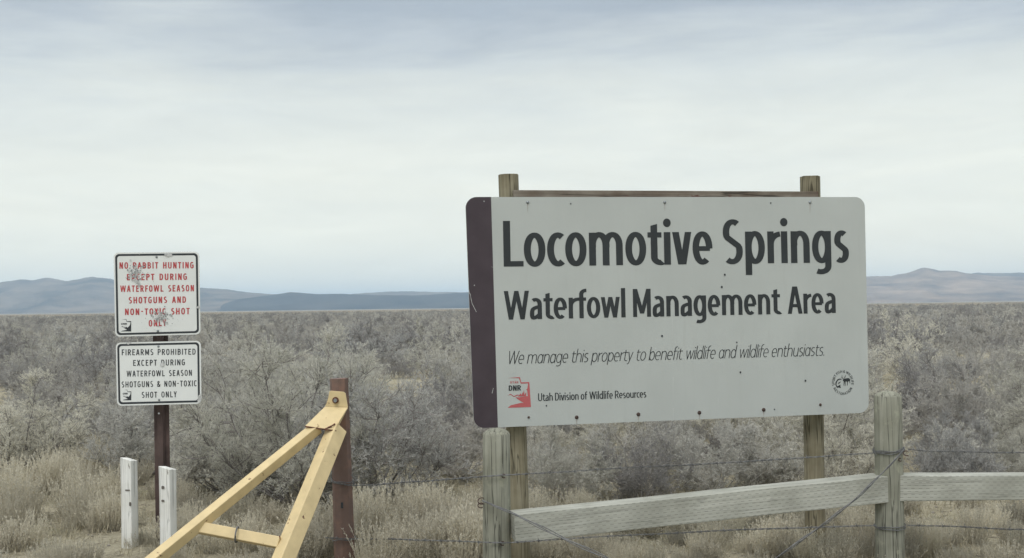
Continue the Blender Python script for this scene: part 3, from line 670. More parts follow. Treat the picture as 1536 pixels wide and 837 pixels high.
# the channel's web faces the viewer: shift it back so that it ends behind the sheets
o = mb.build("post", RUSTPOST, sp_root, mw=Mq @ Matrix.Translation((0, 0.04, 0))); place(o, sp_root)
hb = MB(); hp = at(238.5, 620, 6.87)
hb.add([hp + Vector((0.006 * math.cos(i * .6283), -0.003, 0.006 * math.sin(i * .6283))) for i in range(10)], [tuple(range(10))])
place(hb.build("post_hole", ALU, sp_root, mw=Matrix()), sp_root)
def notice(name, T_out, fit, border_in, lines, ink, cap, zoom, org, th, logo, bolts, label, tear):
    PL = Plate(*fit); z_ = lambda x, y: (org[0] + x / zoom, org[1] + y / zoom)
    cs = [PL.loc(*q) for q in T_out]; out = rounded(cs, 0.030)
    b = MB(); b.prism(out, -0.003, 0.0)
    pn = b.build(name, SMALLWHITE, sp_root, mw=PL.M); place(pn, sp_root)
    tag(pn, label)
    cen = sum((Vector(c_) for c_ in cs), Vector((0, 0))) / 4
    def inset(dd): return [Vector(c_) - Vector((math.copysign(dd, c_[0] - cen.x), math.copysign(dd, c_[1] - cen.y))) for c_ in cs]
    o1, o2 = rounded(inset(border_in), 0.024), rounded(inset(border_in + 0.0125), 0.017)
    b = MB(); k = len(o1)
    b.add([(x, y, 0.0008) for x, y in o1] + [(x, y, 0.0008) for x, y in o2], [(i, k + i, k + (i + 1) % k, (i + 1) % k) for i in range(k)])
    b.build("border", BLACK, pn)
    for tx, x0, x1, y0, y1 in lines:
        PL.line("lettering", tx, z_(x0, y0), z_(x1, y1), cap, ink, pn, th, th, track=0.15, space=0.55)
    lx, ly, lx1, ly1 = logo
    T = lambda x, y: z_(lx + (x - 105) / 224 * (lx1 - lx), ly + (y - 68) / 295 * (ly1 - ly))
    lg = MB()
    main = [(222, 68), (236, 118), (329, 115), (329, 363), (105, 363), (135, 345), (240, 325), (160, 270), (195, 268), (228, 250), (250, 275), (300, 215), (318, 140), (231, 131), (214, 78), (130, 76)]
    PL.poly(lg, [T(*q) for q in main], 0)
    PL.poly(lg, [T(*q) for q in ((108, 250), (140, 238), (166, 254), (210, 240), (166, 262))], 2)
    lg.build("state_emblem", BLACK, pn)
    PL.line("emblem_lettering", "DNR", T(112, 205), T(240, 200), 2.6, BLACK, pn, 0.15, 0.13)
    for x, y in bolts:
        b = MB(); u, v = PL.loc(*z_(x, y)); dome(b, u, v, 0.0075, 0.005); b.build("bolt", ZINC, pn, smooth=True)
    return PL, pn, z_
UP = (Vector((-2.278, 6.85, 1.613)), R_(6), R_(0.26), R_(-0.78))
PLU, pnU, zU = notice("notice_panel", ((170.3, 379), (172.8, 505), (300.8, 501.5), (298.8, 377.5)), UP, 0.0095,
    [("NO RABBIT HUNTING", 85, 750, 198, 194), ("EXCEPT DURING", 152, 690, 302, 297), ("WATERFOWL SEASON", 92, 753, 406, 400), ("SHOTGUNS AND", 167, 682, 509, 503), ("NON-TOXIC SHOT", 135, 715, 613, 606), ("ONLY", 348, 505, 716, 710)],
    SMALLRED, 9.6, 5.979, (165, 370), 0.165, (98, 650, 190, 760), ((418, 92), (430, 755)), "upper notice with red lettering about rabbit hunting, scarred by shot", None)
LO = (Vector((-2.273, 6.85, 1.105)), R_(0), R_(-0.8), R_(-1.09))
PLL, pnL, zL = notice("notice_panel", ((173.6, 514), (175.6, 608.8), (302.2, 605.5), (301, 511)), LO, 0.0095,
    [("FIREARMS PROHIBITED", 135, 977, 212, 204), ("EXCEPT DURING", 265, 855, 333, 325), ("WATERFOWL SEASON", 190, 935, 456, 445), ("SHOTGUNS & NON-TOXIC", 132, 992, 579, 565), ("SHOT ONLY", 362, 762, 698, 690)],
    BLACK, 8.8, 7.607, (165, 505), 0.14, (145, 605, 243, 725), ((553, 110), (560, 720)), "lower notice with black lettering prohibiting firearms", None)
# shot scars: clusters of small bare specks
def blot(mb, PL, z_, x, y, r, lay, n=9, e=0.35):
    pts = []
    for i in range(n):
        a = 2 * math.pi * i / n; k = r * (1 + random.uniform(-e, e)); pts.append(z_(x + k * math.cos(a), y + k * math.sin(a)))
    mb.add([(*PL.loc(*q), 0.0019 + 0.00005 * lay) for q in pts], [tuple(range(n))])
sc_, dk = MB(), MB(); rs = random.Random(3); li = 0
for cx_, cy_, sx_, sy_, n_ in ((225, 245, 36, 34, 120), (250, 320, 20, 14, 20), (455, 630, 42, 32, 130), (470, 660, 95, 55, 60), (215, 230, 80, 60, 50), (425, 755, 14, 10, 14), (480, 585, 25, 20, 14)):
    for i in range(n_):
        li += 1; x, y = rs.gauss(cx_, sx_), rs.gauss(cy_, sy_)
        if 70 < x < 770 and 70 < y < 770: blot(sc_ if rs.random() < .5 else dk, PLU, zU, x, y, rs.uniform(2.2, 8.0) if n_ > 100 else rs.uniform(1.5, 3.4), li % 60, 8, 0.5)
for x, y, r_ in ((225, 190, 12), (185, 122, 9), (520, 72, 20), (505, 70, 14), (548, 74, 13), (795, 540, 14), (780, 545, 8), (265, 64, 5), (262, 345, 13), (255, 325, 12)):
    li += 1; blot(sc_, PLU, zU, x, y, r_, li % 60)
sc_.build("bare_scar", BARE, pnU); dk.build("pellet_scar", DENT, pnU)
sc_ = MB()
for x, y, r_ in ((598, 318, 24), (210, 78, 14), (235, 74, 9), (192, 76, 8)): li += 1; blot(sc_, PLL, zL, x, y, r_, li % 60, 14, 0.15)
sc_.add([(*PLL.loc(*zL(*q)), 0.0022) for q in ((1036, 650), (1010, 672), (998, 735), (1012, 758), (1030, 752), (1040, 730))], [tuple(range(6))])
sc_.build("bare_scar", BARE, pnL)

# ------------------------------------------------------------------ two white stakes
def stake(label, tl, tr, br, bl, Y, group=None, knots=()):
    P = [at(*q, Y) for q in (tl, tr, br, bl)]
    b_c = (P[2] + P[3]) / 2; t_c = (P[0] + P[1]) / 2; ax = (t_c - b_c); b_c = b_c - ax.normalized() * ((b_c.z + 0.25) / ax.normalized().z); Ln = (t_c - b_c).length
    wd = ((P[1] - P[0]).length + (P[2] - P[3]).length) / 2; dp = wd * 0.95
    root = empty("wooden_stake", (b_c.x, b_c.y, 0)); tag(root, label, "stake", group)
    yaw = R_(-14)
    Mz = Matrix.Rotation(math.atan2(ax.x, ax.z), 4, 'Y') @ Matrix.Rotation(yaw, 4, 'Z'); Mz.translation = b_c
    b = MB(); wx = wd / (math.cos(yaw) + 0.95 * abs(math.sin(yaw)))
    seg = 7; vs = []
    for i in range(seg + 1):
        z = Ln * i / seg
        for sx, sy in ((-1, -1), (1, -1), (1, 1), (-1, 1)):
            j = noise.noise(Vector((sx * 3 + z * 3, sy * 3, b_c.x * 5))) * 0.0025
            top = 0.0
            if i == seg: top = 0.010 * (-sx) - 0.006 * sy + noise.noise(Vector((sx, sy, b_c.x))) * 0.006
            vs.append((sx * (wx / 2 + j), sy * (wx / 2 + j), z + top))
    fs = [(i * 4 + j, i * 4 + (j + 1) % 4, (i + 1) * 4 + (j + 1) % 4, (i + 1) * 4 + j) for i in range(seg) for j in range(4)] + [(3, 2, 1, 0), tuple(seg * 4 + j for j in range(4))]
    b.add(vs, fs); o = b.build("stake_body", WHITE_WOOD, root, bevel=0.004, mw=Mz); place(o, root)
    for (kx, ky, kw, kh) in knots:
        kp = at(kx, ky, Y); kb = MB(); lp = Mz.inverted() @ kp
        pts = [(lp.x + kw * math.cos(a * .6283) * (1 + .2 * math.sin(a * 2.2)), -wx / 2 - 0.0032, lp.z + kh * math.sin(a * .6283)) for a in range(10)]
        kb.add(pts, [tuple(range(10))]); o = kb.build("knot", KNOT, root, mw=Mz); place(o, root)
stake("leaning white painted stake to the left of the brown notice post", (183.2, 687.5), (203.8, 690), (206, 816), (184, 817), 6.82, knots=((197, 733.5, 0.019, 0.0045), (202, 754, 0.009, 0.014)))
stake("white painted stake with two knots close against the brown notice post", (240, 701), (261.8, 702), (265, 836), (242, 836), 6.55, knots=((249.5, 729.5, 0.011, 0.010), (249.5, 749.5, 0.011, 0.007)))

# ------------------------------------------------------------------ steel gate post with the yellow A-frame
gp = empty("gate_post", base(515, 6.3)); tag(gp, "rusty brown steel pipe post behind the yellow frame", "post")
t_, b_ = at(508.5, 567.5, 6.3), at(517, 837, 6.3); d = (t_ - b_).normalized(); b_ = b_ - d * ((b_.z + 0.4) / d.z)
place(pole("pipe", b_, t_, 0.0655, 0.0535, RUSTGATE, gp, n=8, wob=0.0, seg=4), gp)
sl_ = MB(); c = at(513, 758, 6.235); sl_.box(c, 0.014, 0.003, 0.034); place(sl_.build("slot", HOLE, gp, mw=Matrix()), gp)
fr = empty("steel_frame", at(505, 640, 6.15) * 1.0); fr.location.z = 0
tag(fr, "chipped yellow square tube A-frame bolted to the rusty steel post", "gate frame")
YA, YB = 6.215, 6.05
tab = [at(*q, YA) for q in ((494, 587.3), (496, 586.2), (515, 587.8), (518.2, 590), (521.8, 611.0), (487.5, 609.6), (492.2, 597.5))]
def sheet(mb, P, th):
    nrm = (P[1] - P[0]).cross(P[-1] - P[0]); nrm = Vector((0, 0, 0))
    for i in range(len(P)): nrm += P[i].cross(P[(i + 1) % len(P)])
    nrm.normalize()
    if nrm.y > 0: nrm = -nrm
    k = len(P); vs = list(P) + [q - nrm * th for q in P]
    mb.add(vs, [tuple(range(k)), tuple(range(2 * k - 1, k - 1, -1))] + [(i, k + i, k + (i + 1) % k, (i + 1) % k) for i in range(k)])
pl = MB(); sheet(pl, tab, 0.009)
flare = [at(487.5, 609.6, YA), at(521.8, 611.0, YA), at(509, 632, 6.09), at(504.4, 645.4, YB), at(457.7, 638.7, YB)]
sheet(pl, flare, 0.009)
plate = pl.build("gusset_plate", YELLOW, fr, bevel=0.0015, mw=Matrix()); place(plate, fr)
eb = MB(); eb.tube([at(457.7, 639.6, YB - .004), at(480, 642.9, YB - .004), at(504.4, 646.2, YB - .004)], 0.0045, 5)
place(eb.build("rusty_edge", RUSTEDGE, fr, mw=Matrix()), fr)
bo = MB(); bc = at(503.3, 600.3, YA - 0.004); bo.tube([bc + Vector((0, 0.003, 0)), bc + Vector((0, -0.004, 0))], 0.019, 14)
wsh = bo.build("washer", RUSTEDGE, fr, mw=Matrix()); place(wsh, fr)
bo = MB(); bc = at(502.8, 600.8, YA - 0.012); bo.tube([bc + Vector((0, 0.008, 0)), bc + Vector((0.001, -0.012, 0))], [0.0125, 0.0105], 6)
place(bo.build("bolt", ZINC, fr, mw=Matrix()), fr)
def sq_tube(name, a, b, size, ang, side):
    """square tube from a to b, turned so that two of its faces show; side = picture direction of the first face"""
    ax = (b - a).normalized(); mid = (a + b) / 2; v = (CAM - mid).normalized()
    v = (v - ax * v.dot(ax)).normalized(); pr = ax.cross(v)
    if pr.dot(side) < 0: pr = -pr
    n1 = pr * math.cos(ang) + v * math.sin(ang); n2 = -pr * math.sin(ang) + v * math.cos(ang)
    m_ = MB(); m_.box((0, 0, 0), (b - a).length, size, size)
    Mx = Matrix((ax, n1, ax.cross(n1))).transposed().to_4x4(); Mx.translation = mid
    o = m_.build(name, YELLOW, fr, bevel=0.004, mw=Mx); place(o, fr); return o
up_left = (-cR + cU * 0.8)
a_, b_ = at(476, 641, 6.09), at(122, 929, 5.16); sq_tube("tube", a_, b_ + (b_ - a_).normalized() * 0.1, 0.058, R_(40), up_left)
a_, b_ = at(505, 644, 6.12), at(388.5, 928, 5.2); sq_tube("tube", a_ , b_ + (b_ - a_).normalized() * 0.1, 0.086, R_(33), up_left)
fz = lambda fx_: 1
a_, b_ = at(289, 789.5, 5.60), at(420, 814.5, 5.53); sq_tube("cross_bar", a_, b_, 0.056, R_(80), Vector((0, 0, 1)))
for P_ in (((477, 637, 6.07), (468, 645, 6.05)), ((291, 781, 5.60), (284, 797, 5.585)), ((419.5, 804, 5.52), (415, 823, 5.51)), ((503, 636, 6.07), (488, 644, 6.05))):
    wb = MB(); a_, b_ = at(*P_[0]), at(*P_[1]); wb.tube([a_.lerp(b_, k / 6) + Vector((random.uniform(-.002, .002), 0, random.uniform(-.002, .002))) for k in range(7)], [random.uniform(.003, .006) for k in range(7)], 6)
    place(wb.build("weld", RUSTEDGE, fr, smooth=True, mw=Matrix()), fr)
rg = MB(); c = at(355.5, 802, 5.55)
ringp = [c + Vector((0.004 * math.sin(a * .4), -0.036 * math.cos(a * math.pi / 8) + 0.0, 0.040 * math.sin(a * math.pi / 8))) for a in range(17)]
rg.tube(ringp, 0.0045, 6, cap=False); ro = rg.build("wire_ring", WIRE, fr, smooth=True, mw=Matrix()); place(ro, fr)

# ------------------------------------------------------------------ the fence: posts, rails, barbed wire, brace wires
fe = empty("fence", at(1100, 837, 5.8)); fe.location.z = 0
tag(fe, "grey wooden post and rail fence strung with barbed wire", "fence")
def fpost(top, bot, Y, r, dm, n=22):
    t_, b_ = at(*top, Y), at(*bot, Y); d = (t_ - b_).normalized(); b_ = b_ - d * ((b_.z + 0.4) / d.z)
    o = pole("post", b_, t_, r * 1.02, r * 0.97, WOOD_POST, fe, n=n, domed=dm, wob=0.003); place(o, fe); return o
pL = fpost((744.5, 641.5), (745.5, 837), 5.7, 0.0755, 0.034)
pR = fpost((1331.5, 586), (1335, 837), 6.0, 0.0775, 0.032)
pX = fpost((1838, 590), (1840, 837), 6.1, 0.076, 0.032)
def beam(a, b, hgt, dep, twist=0.0):
    ax = (b - a); Ln = ax.length; ax.normalize(); y = Vector((0, 0, 1)).cross(ax).normalized(); z = ax.cross(y)
    y2 = y * math.cos(twist) + z * math.sin(twist); z2 = ax.cross(y2)
    m_ = MB(); seg = 10; vs = []
    for i in range(seg + 1):
        x = -Ln / 2 + Ln * i / seg
        for sy, sz in ((-1, -1), (1, -1), (1, 1), (-1, 1)):
            j = noise.noise(Vector((x * 1.5, sy * 2, sz * 2 + a.x))) * 0.004
            vs.append((x, sy * dep / 2 + j, sz * hgt / 2 + j))
    m_.add(vs, [(i * 4 + j, (i + 1) * 4 + j, (i + 1) * 4 + (j + 1) % 4, i * 4 + (j + 1) % 4) for i in range(seg) for j in range(4)] + [(0, 1, 2, 3), (seg * 4 + 3, seg * 4 + 2, seg * 4 + 1, seg * 4)])
    Mx = Matrix((ax, y2, z2)).transposed().to_4x4(); Mx.translation = (a + b) / 2
    o = m_.build("rail", WOOD_BEAM, fe, bevel=0.005, mw=Mx); place(o, fe)
dp = Vector((0, 0.065, 0))
beam(at(769, 793.5, 5.56) + dp, at(1331.5, 733.8, 5.93) + dp, 0.146, 0.125)
beam(at(1344.5, 733.2, 5.93) + dp, at(1832, 731, 6.0) + dp, 0.139, 0.125)
def smooth_path(P, per=0.01, sag=0.0):
    o = []
    for a, b in zip(P, P[1:]):
        n_ = max(2, int((b - a).length / per))
        for i in range(n_):
            t = i / n_; o.append(a.lerp(b, t) - Vector((0, 0, sag * 4 * t * (1 - t))))
    o.append(P[-1]); return o
def barbed(P, name="barbed_wire", r=0.0021, tw=0.0026, pitch=0.045, barb=0.125, sag=0.0, material=WIRE):
    pts = smooth_path(P, 0.009, sag); m_ = MB(); ln = 0; A_, B_ = [], []; nb = 0.06
    for i, p_ in enumerate(pts):
        if i: ln += (p_ - pts[i - 1]).length
        t = (pts[min(i + 1, len(pts) - 1)] - pts[max(i - 1, 0)]).normalized(); u = t.orthogonal().normalized() if abs(t.z) > .9 else Vector((0, 0, 1)); v = t.cross(u).normalized(); u = v.cross(t)
        wv = Vector((noise.noise(Vector((ln * 3, p_.x, 1))), noise.noise(Vector((ln * 3, p_.x, 5))), noise.noise(Vector((ln * 3, p_.x, 9))))) * 0.004
        ph = ln / pitch * math.pi; off = (u * math.cos(ph) + v * math.sin(ph)) * tw
        A_.append(p_ + wv + off); B_.append(p_ + wv - off)
        if barb and ln > nb:
            nb = ln + barb * random.uniform(0.9, 1.1)
            m_.tube([p_ + wv + t * (0.006 * (k / 12 - .5)) + (u * math.cos(k) + v * math.sin(k)) * 0.0045 for k in range(13)], r * 1.1, 4)
            for sgn in (-1, 1):
                a_ = random.uniform(0, 3.14); dv = (u * math.cos(a_) + v * math.sin(a_)) * sgn
                m_.tube([p_ + wv, p_ + wv + dv * 0.021 + t * sgn * 0.003], [r * 1.1, r * 0.4], 4)
    m_.tube(A_, r, 4); m_.tube(B_, r, 4)
    o = m_.build(name, material, fe, smooth=True, mw=Matrix()); place(o, fe); return o
def gw(*pts): return [at(*q) for q in pts]
barbed(gw((500, 724, 6.225), (527, 728, 6.22), (580, 726, 6.15), (618, 723, 6.05), (660, 719.5, 5.85), (700, 717, 5.7), (725, 715, 5.62), (745, 713.6, 5.61), (766, 712.3, 5.62), (880, 705.3, 5.68), (1000, 698.5, 5.75), (1110, 693.5, 5.8), (1206, 686.3, 5.86), (1260, 682.5, 5.89), (1312, 679.5, 5.92)))
barbed(gw((1362, 673.5, 5.93), (1390, 677, 5.93), (1440, 678, 5.95), (1536, 678.5, 5.97), (1700, 680, 6.0), (1836, 682, 6.02)))
barbed(gw((488, 806.5, 6.225), (527, 808, 6.22), (600, 809, 6.0), (641, 810, 5.85), (724, 813.5, 5.62), (754, 814.3, 5.61), (766, 813.8, 5.55), (838, 808.6, 5.45), (960, 802, 5.6), (1110, 795, 5.75), (1212, 791, 5.83), (1315, 788, 5.91)))
barbed(gw((1360, 788, 5.93), (1400, 789, 5.93), (1536, 794, 5.95), (1836, 800, 6.0)))
def loops(cx, cy, Y, r, turns, tilt, name="wire_wrap", rw=0.0028, jit=0.013):
    c = at(cx, cy, Y); P = []
    n_ = int(turns * 26)
    for i in range(n_ + 1):
        a = i / 26 * 2 * math.pi; k = i / n_
        P.append(c + Vector((math.cos(a) * r, math.sin(a) * r, tilt * math.cos(a) + (k - .5) * 0.022 + noise.noise(Vector((a, cx, 2))) * jit)))
    m_ = MB(); m_.tube(P, rw, 5); o = m_.build(name, WIRE, fe, smooth=True, mw=Matrix()); place(o, fe)
loops(1332.8, 675, 6.0, 0.084, 4.4, 0.006); loops(1334.5, 789, 6.0, 0.084, 2.3, 0.002)
loops(514, 722, 6.3, 0.066, 2.2, -0.010); loops(516, 808, 6.3, 0.068, 1.2, 0.0)
# loose tail and a kinked end on the gate side
m_ = MB(); m_.tube(gw((615, 708, 6.06), (615, 716, 6.06), (618, 722, 6.05), (626, 723, 6.04)), 0.003, 5); 
place(m_.build("loose_wire_end", WIRE, fe, smooth=True, mw=Matrix()), fe); m_ = MB(); m_.tube(gw((527, 712, 6.23), (534, 720, 6.22), (540, 726, 6.22)), 0.0028, 5)
place(m_.build("loose_wire_end", WIRE, fe, smooth=True, mw=Matrix()), fe)
def brace(P, strands, spread):
    for s_ in range(strands):
        j = Vector((random.uniform(-1, 1), random.uniform(-1, 1), random.uniform(-1, 1))) * spread
        pts = smooth_path(P, 0.03); k = len(pts)
        pts = [p_ + j * math.sin(math.pi * min(1, i / k * 1.0)) + Vector((0, 0, 1)) * 0.003 * math.sin(i * 0.8 + s_ * 2.1) for i, p_ in enumerate(pts)]
        m_ = MB(); m_.tube(pts, 0.0026, 5); o = m_.build("brace_wire", WIRE, fe, smooth=True, mw=Matrix()); place(o, fe)
brace(gw((723, 750.5, 5.63), (776, 773, 5.50), (850, 809.5, 5.42), (912, 837.5, 5.36), (985, 870.5, 5.33)), 3, 0.006)
brace(gw((1357, 673.5, 5.925), (1332, 700, 5.86), (1285, 745, 5.80), (1239, 781, 5.74), (1160, 838, 5.68), (1105, 877, 5.63)), 3, 0.009)
def staple(P, parent=fe):
    m_ = MB(); m_.tube(P, 0.003, 5); o = m_.build("staple", WIRERUST, fe, smooth=True, mw=Matrix()); place(o, fe)
def hook(cx, cy, Y, s_=1.0):
    c = at(cx, cy, Y); return [c + Vector((0.016 * math.cos(a) * s_, -0.012 + 0.006 * math.sin(a), 0.012 * math.sin(a) * s_)) for a in [0.9 + k * .4 for k in range(12)]]
staple(hook(723, 751, 5.68, 1.3)); staple(hook(721.5, 757.5, 5.68, 1.0)); staple(hook(756, 713.5, 5.635, .7)); staple(hook(754, 814.5, 5.635, .7)); staple(hook(1358, 679.5, 5.95, 1.0)); staple(hook(1349, 689, 5.94, .6))

# ------------------------------------------------------------------ vegetation
def plant_mat(name, c0, c1, c2, rough=0.9, thin=0.0):
    """colour varies from plant to plant and in clumps inside one plant"""
    m, n, l, p = mat(name)
    oi = n.new("ShaderNodeObjectInfo"); t = n.new("ShaderNodeTexCoord")
    q = n.new("ShaderNodeTexNoise"); q.inputs["Scale"].default_value = 5.5; q.inputs["Detail"].default_value = 4
    l.new(t.outputs["Object"], q.inputs["Vector"])
    k = mathn(n, l, 'ADD', mathn(n, l, 'MULTIPLY', oi.outputs["Random"], 1.05), mathn(n, l, 'MULTIPLY_ADD', q.outputs["Fac"], 0.9, -0.46))
    r = n.new("ShaderNodeValToRGB"); ramp(r, [(0.1, c0), (0.5, c1), (0.9, c2)]); l.new(k, r.inputs[0])
    l.new(r.outputs[0], p.inputs["Base Color"]); p.inputs["Roughness"].default_value = rough; p.inputs["Specular IOR Level"].default_value = 0.1
    if thin:   # dry leaves and bracts let some light through
        tr = n.new("ShaderNodeBsdfTranslucent"); l.new(r.outputs[0], tr.inputs[0]); ms = n.new("ShaderNodeMixShader"); ms.inputs[0].default_value = thin
        l.new(p.outputs[0], ms.inputs[1]); l.new(tr.outputs[0], ms.inputs[2]); l.new(ms.outputs[0], n["Material Output"].inputs["Surface"])
    return m
SAGE_LEAF = plant_mat("dry_sage_twig_tips", (0.41, 0.405, 0.395), (0.54, 0.535, 0.51), (0.65, 0.635, 0.575), thin=0.40)
SAGE_PALE = plant_mat("pale_olive_twig_tips", (0.54, 0.53, 0.475), (0.645, 0.63, 0.555), (0.74, 0.715, 0.62), thin=0.42)
SAGE_DARK = plant_mat("dark_greasewood_tips", (0.33, 0.322, 0.315), (0.43, 0.42, 0.40), (0.54, 0.52, 0.475), thin=0.38)
SAGE_WOOD = plant_mat("grey_branch_bark", (0.22, 0.205, 0.195), (0.33, 0.31, 0.29), (0.44, 0.415, 0.385))
FORB = plant_mat("straw_stems", (0.54, 0.505, 0.42), (0.65, 0.61, 0.505), (0.75, 0.705, 0.585), thin=0.45)
FORB_GREY = plant_mat("grey_straw_stems", (0.42, 0.395, 0.33), (0.52, 0.485, 0.40), (0.66, 0.615, 0.51), thin=0.45)
def unit(a): return a / np.maximum(np.linalg.norm(a, axis=1, keepdims=True), 1e-9)
def prisms(p0, p1, r0_, r1_, g):
    n_ = len(p0); d = unit(p1 - p0); a = unit(np.cross(d, unit(g.normal(size=(n_, 3))))); b = np.cross(d, a); v = np.zeros((n_, 6, 3))
    for j in range(3):
        c_, s_ = math.cos(j * 2.0944), math.sin(j * 2.0944); o = a * c_ + b * s_
        v[:, j] = p0 + o * np.reshape(r0_, (-1, 1)); v[:, 3 + j] = p1 + o * np.reshape(r1_, (-1, 1))
    f = np.array([(0, 1, 4, 3), (1, 2, 5, 4), (2, 0, 3, 5)]); F = (np.arange(n_)[:, None, None] * 6 + f[None]).reshape(-1, 4)
    return v.reshape(-1, 3), F
def blades(p, d, ln, wd, g, bend=0.25):
    n_ = len(p); d = unit(d); a = unit(np.cross(d, unit(g.normal(size=(n_, 3))))); ln = np.reshape(ln, (-1, 1)); wd = np.reshape(wd, (-1, 1))
    nn = np.cross(d, a); v = np.zeros((n_, 4, 3))
    v[:, 0] = p; v[:, 1] = p + d * ln * .5 + a * wd * .5 + nn * ln * bend * .3; v[:, 2] = p + d * ln + nn * ln * bend * .1; v[:, 3] = p + d * ln * .5 - a * wd * .5 + nn * ln * bend * .3
    return v.reshape(-1, 3), np.arange(n_ * 4).reshape(-1, 4)
def cat_geo(parts):
    V, F, o = [], [], 0
    for v, f in parts: V.append(v); F.append(f + o); o += len(v)
    return np.concatenate(V), np.concatenate(F)
def sage_geo(seed, H=1.1, Wd=1.25, ns=13, nb=15, ntw=9, nl=22, leaf=(0.030, 0.0052), open_=0.25, droop=0.0, thick=1.0):
    g = np.random.default_rng(seed); br, lf = [], []
    lob = g.uniform(0, 6.28); bP, bD, bL = [], [], []
    for i in range(ns):
        az = i / ns * 6.283 * 1.618 * 3 + g.uniform(-.4, .4); phi = R_(68) * math.sqrt((i + .4) / ns)
        a, b = Wd / 2, H; L_ = 1 / math.sqrt((math.sin(phi) / a) ** 2 + (math.cos(phi) / b) ** 2) * g.uniform(.70, 1.0) * (1 + .13 * math.sin(az * 2 + lob))
        d = np.array([math.cos(az) * math.sin(phi), math.sin(az) * math.sin(phi), math.cos(phi)])
        side = unit(np.cross(d, g.normal(size=3))[None])[0]; pts = []
        amp = L_ * g.uniform(-.09, .09)
        for k in range(7):
            t = k / 6; q = d * L_ * t + side * amp * math.sin(t * 3.0) + g.normal(size=3) * 0.012 * t
            q[2] += 0.10 * L_ * t * t * math.sin(phi) - 0.06 * math.sin(phi) * L_ * math.sin(math.pi * t); q[:2] *= 1.0
            pts.append(q + np.array([math.cos(az), math.sin(az), 0]) * 0.05)
        pts = np.array(pts); rr = np.linspace(0.0095, 0.0028, 7) * g.uniform(.6, 1.3) * thick
        br.append(prisms(pts[:-1], pts[1:], rr[:-1], rr[1:], g))
        tt = np.sort(open_ + (1 - open_) * g.uniform(0, 1.0, nb) ** .75); 
        for t in tt:
            k = min(5, int(t * 6)); p = pts[k] + (pts[k + 1] - pts[k]) * (t * 6 - k); dd = unit((pts[k + 1] - pts[k])[None])[0]
            v = g.normal(size=3); v /= np.linalg.norm(v); q = dd * .55 + v * 1.0 + np.array([0, 0, .25 - droop]) + np.array([p[0], p[1], 0]) * .4
            bP.append(p); bD.append(q / np.linalg.norm(q)); bL.append(H * g.uniform(.16, .30) * (1.15 - .45 * t))
    bP, bD, bL = np.array(bP), np.array(bD), np.array(bL)[:, None]; n_ = len(bP)
    mid = bP + bD * bL * .5 + g.normal(size=(n_, 3)) * .015; end = mid + unit(bD + np.array([0, 0, .35]) + g.normal(size=(n_, 3)) * .25) * bL * .5
    br.append(prisms(bP, mid, np.full(n_, .0030 * thick), np.full(n_, .0024 * thick), g)); br.append(prisms(mid, end, np.full(n_, .0024 * thick), np.full(n_, .0016 * thick), g))
    t = g.uniform(.15, 1, (n_, ntw, 1)); tp = np.where(t < .5, bP[:, None] + (mid - bP)[:, None] * t * 2, mid[:, None] + (end - mid)[:, None] * (t * 2 - 1)).reshape(-1, 3)
    td = unit(np.repeat(bD, ntw, 0) * .6 + g.normal(size=(len(tp), 3)) * .65 + np.array([0, 0, .40 - droop])); tl = g.uniform(.06, .15, (len(tp), 1)) * H
    te = tp + td * tl; br.append(prisms(tp, te, np.full(len(tp), .0015 * thick), np.full(len(tp), .0009 * thick), g))
    s_ = g.uniform(.15, 1.02, (len(tp), nl, 1)); lp = (tp[:, None] + (te - tp)[:, None] * s_).reshape(-1, 3)
    ld = unit(np.repeat(td, nl, 0) * .9 + g.normal(size=(len(lp), 3)) * .6 + np.array([0, 0, .3]))
    lf.append(blades(lp, ld, g.uniform(.6, 1.3, len(lp)) * leaf[0], g.uniform(.6, 1.3, len(lp)) * leaf[1], g))
    return cat_geo(br), cat_geo(lf)
def forb_geo(seed, H=0.45, rad=0.14, ns=80, nl=30, leaf=(0.017, 0.0056), lean=20, wid=0.0036):
    g = np.random.default_rng(seed); az = g.uniform(0, 6.283, ns); r = rad * np.sqrt(g.uniform(0, 1, ns)); ph = R_(lean) * (r / rad) + g.normal(size=ns) * .12
    p = np.stack([r * np.cos(az), r * np.sin(az), np.zeros(ns)], 1) * .6; d = np.stack([np.cos(az) * np.sin(ph), np.sin(az) * np.sin(ph), np.cos(ph)], 1); L_ = H * g.uniform(.5, 1.0, (ns, 1)) * (1.05 - .25 * (r / rad)[:, None])
    m_ = p + d * L_ * .55; e = m_ + unit(d + g.normal(size=(ns, 3)) * .12) * L_ * .45
    st = [prisms(p, m_, np.full(ns, wid / 2), np.full(ns, wid / 2.3), g), prisms(m_, e, np.full(ns, wid / 2.3), np.full(ns, wid / 4), g)]
    s_ = g.uniform(.12, 1, (ns, nl, 1)) ** .7; lp = (p[:, None] + (e - p)[:, None] * s_).reshape(-1, 3) + g.normal(size=(ns * nl, 3)) * .0025
    ld = unit(np.repeat(d, nl, 0) * 1.0 + g.normal(size=(len(lp), 3)) * .38 + np.array([0, 0, .2])); k = g.uniform(.6, 1.4, len(lp))
    return cat_geo(st), blades(lp, ld, k * leaf[0], k * leaf[1], g)
def one_mesh(name, geo, m_branch, m_leaf):
    (v0, f0), (v1, f1) = geo
    return mesh_np(name, np.concatenate([v0, v1]), f4=np.concatenate([f0, f1 + len(v0)]), mats=[m_branch, m_leaf], midx=np.concatenate([np.zeros(len(f0), int), np.ones(len(f1), int)]))
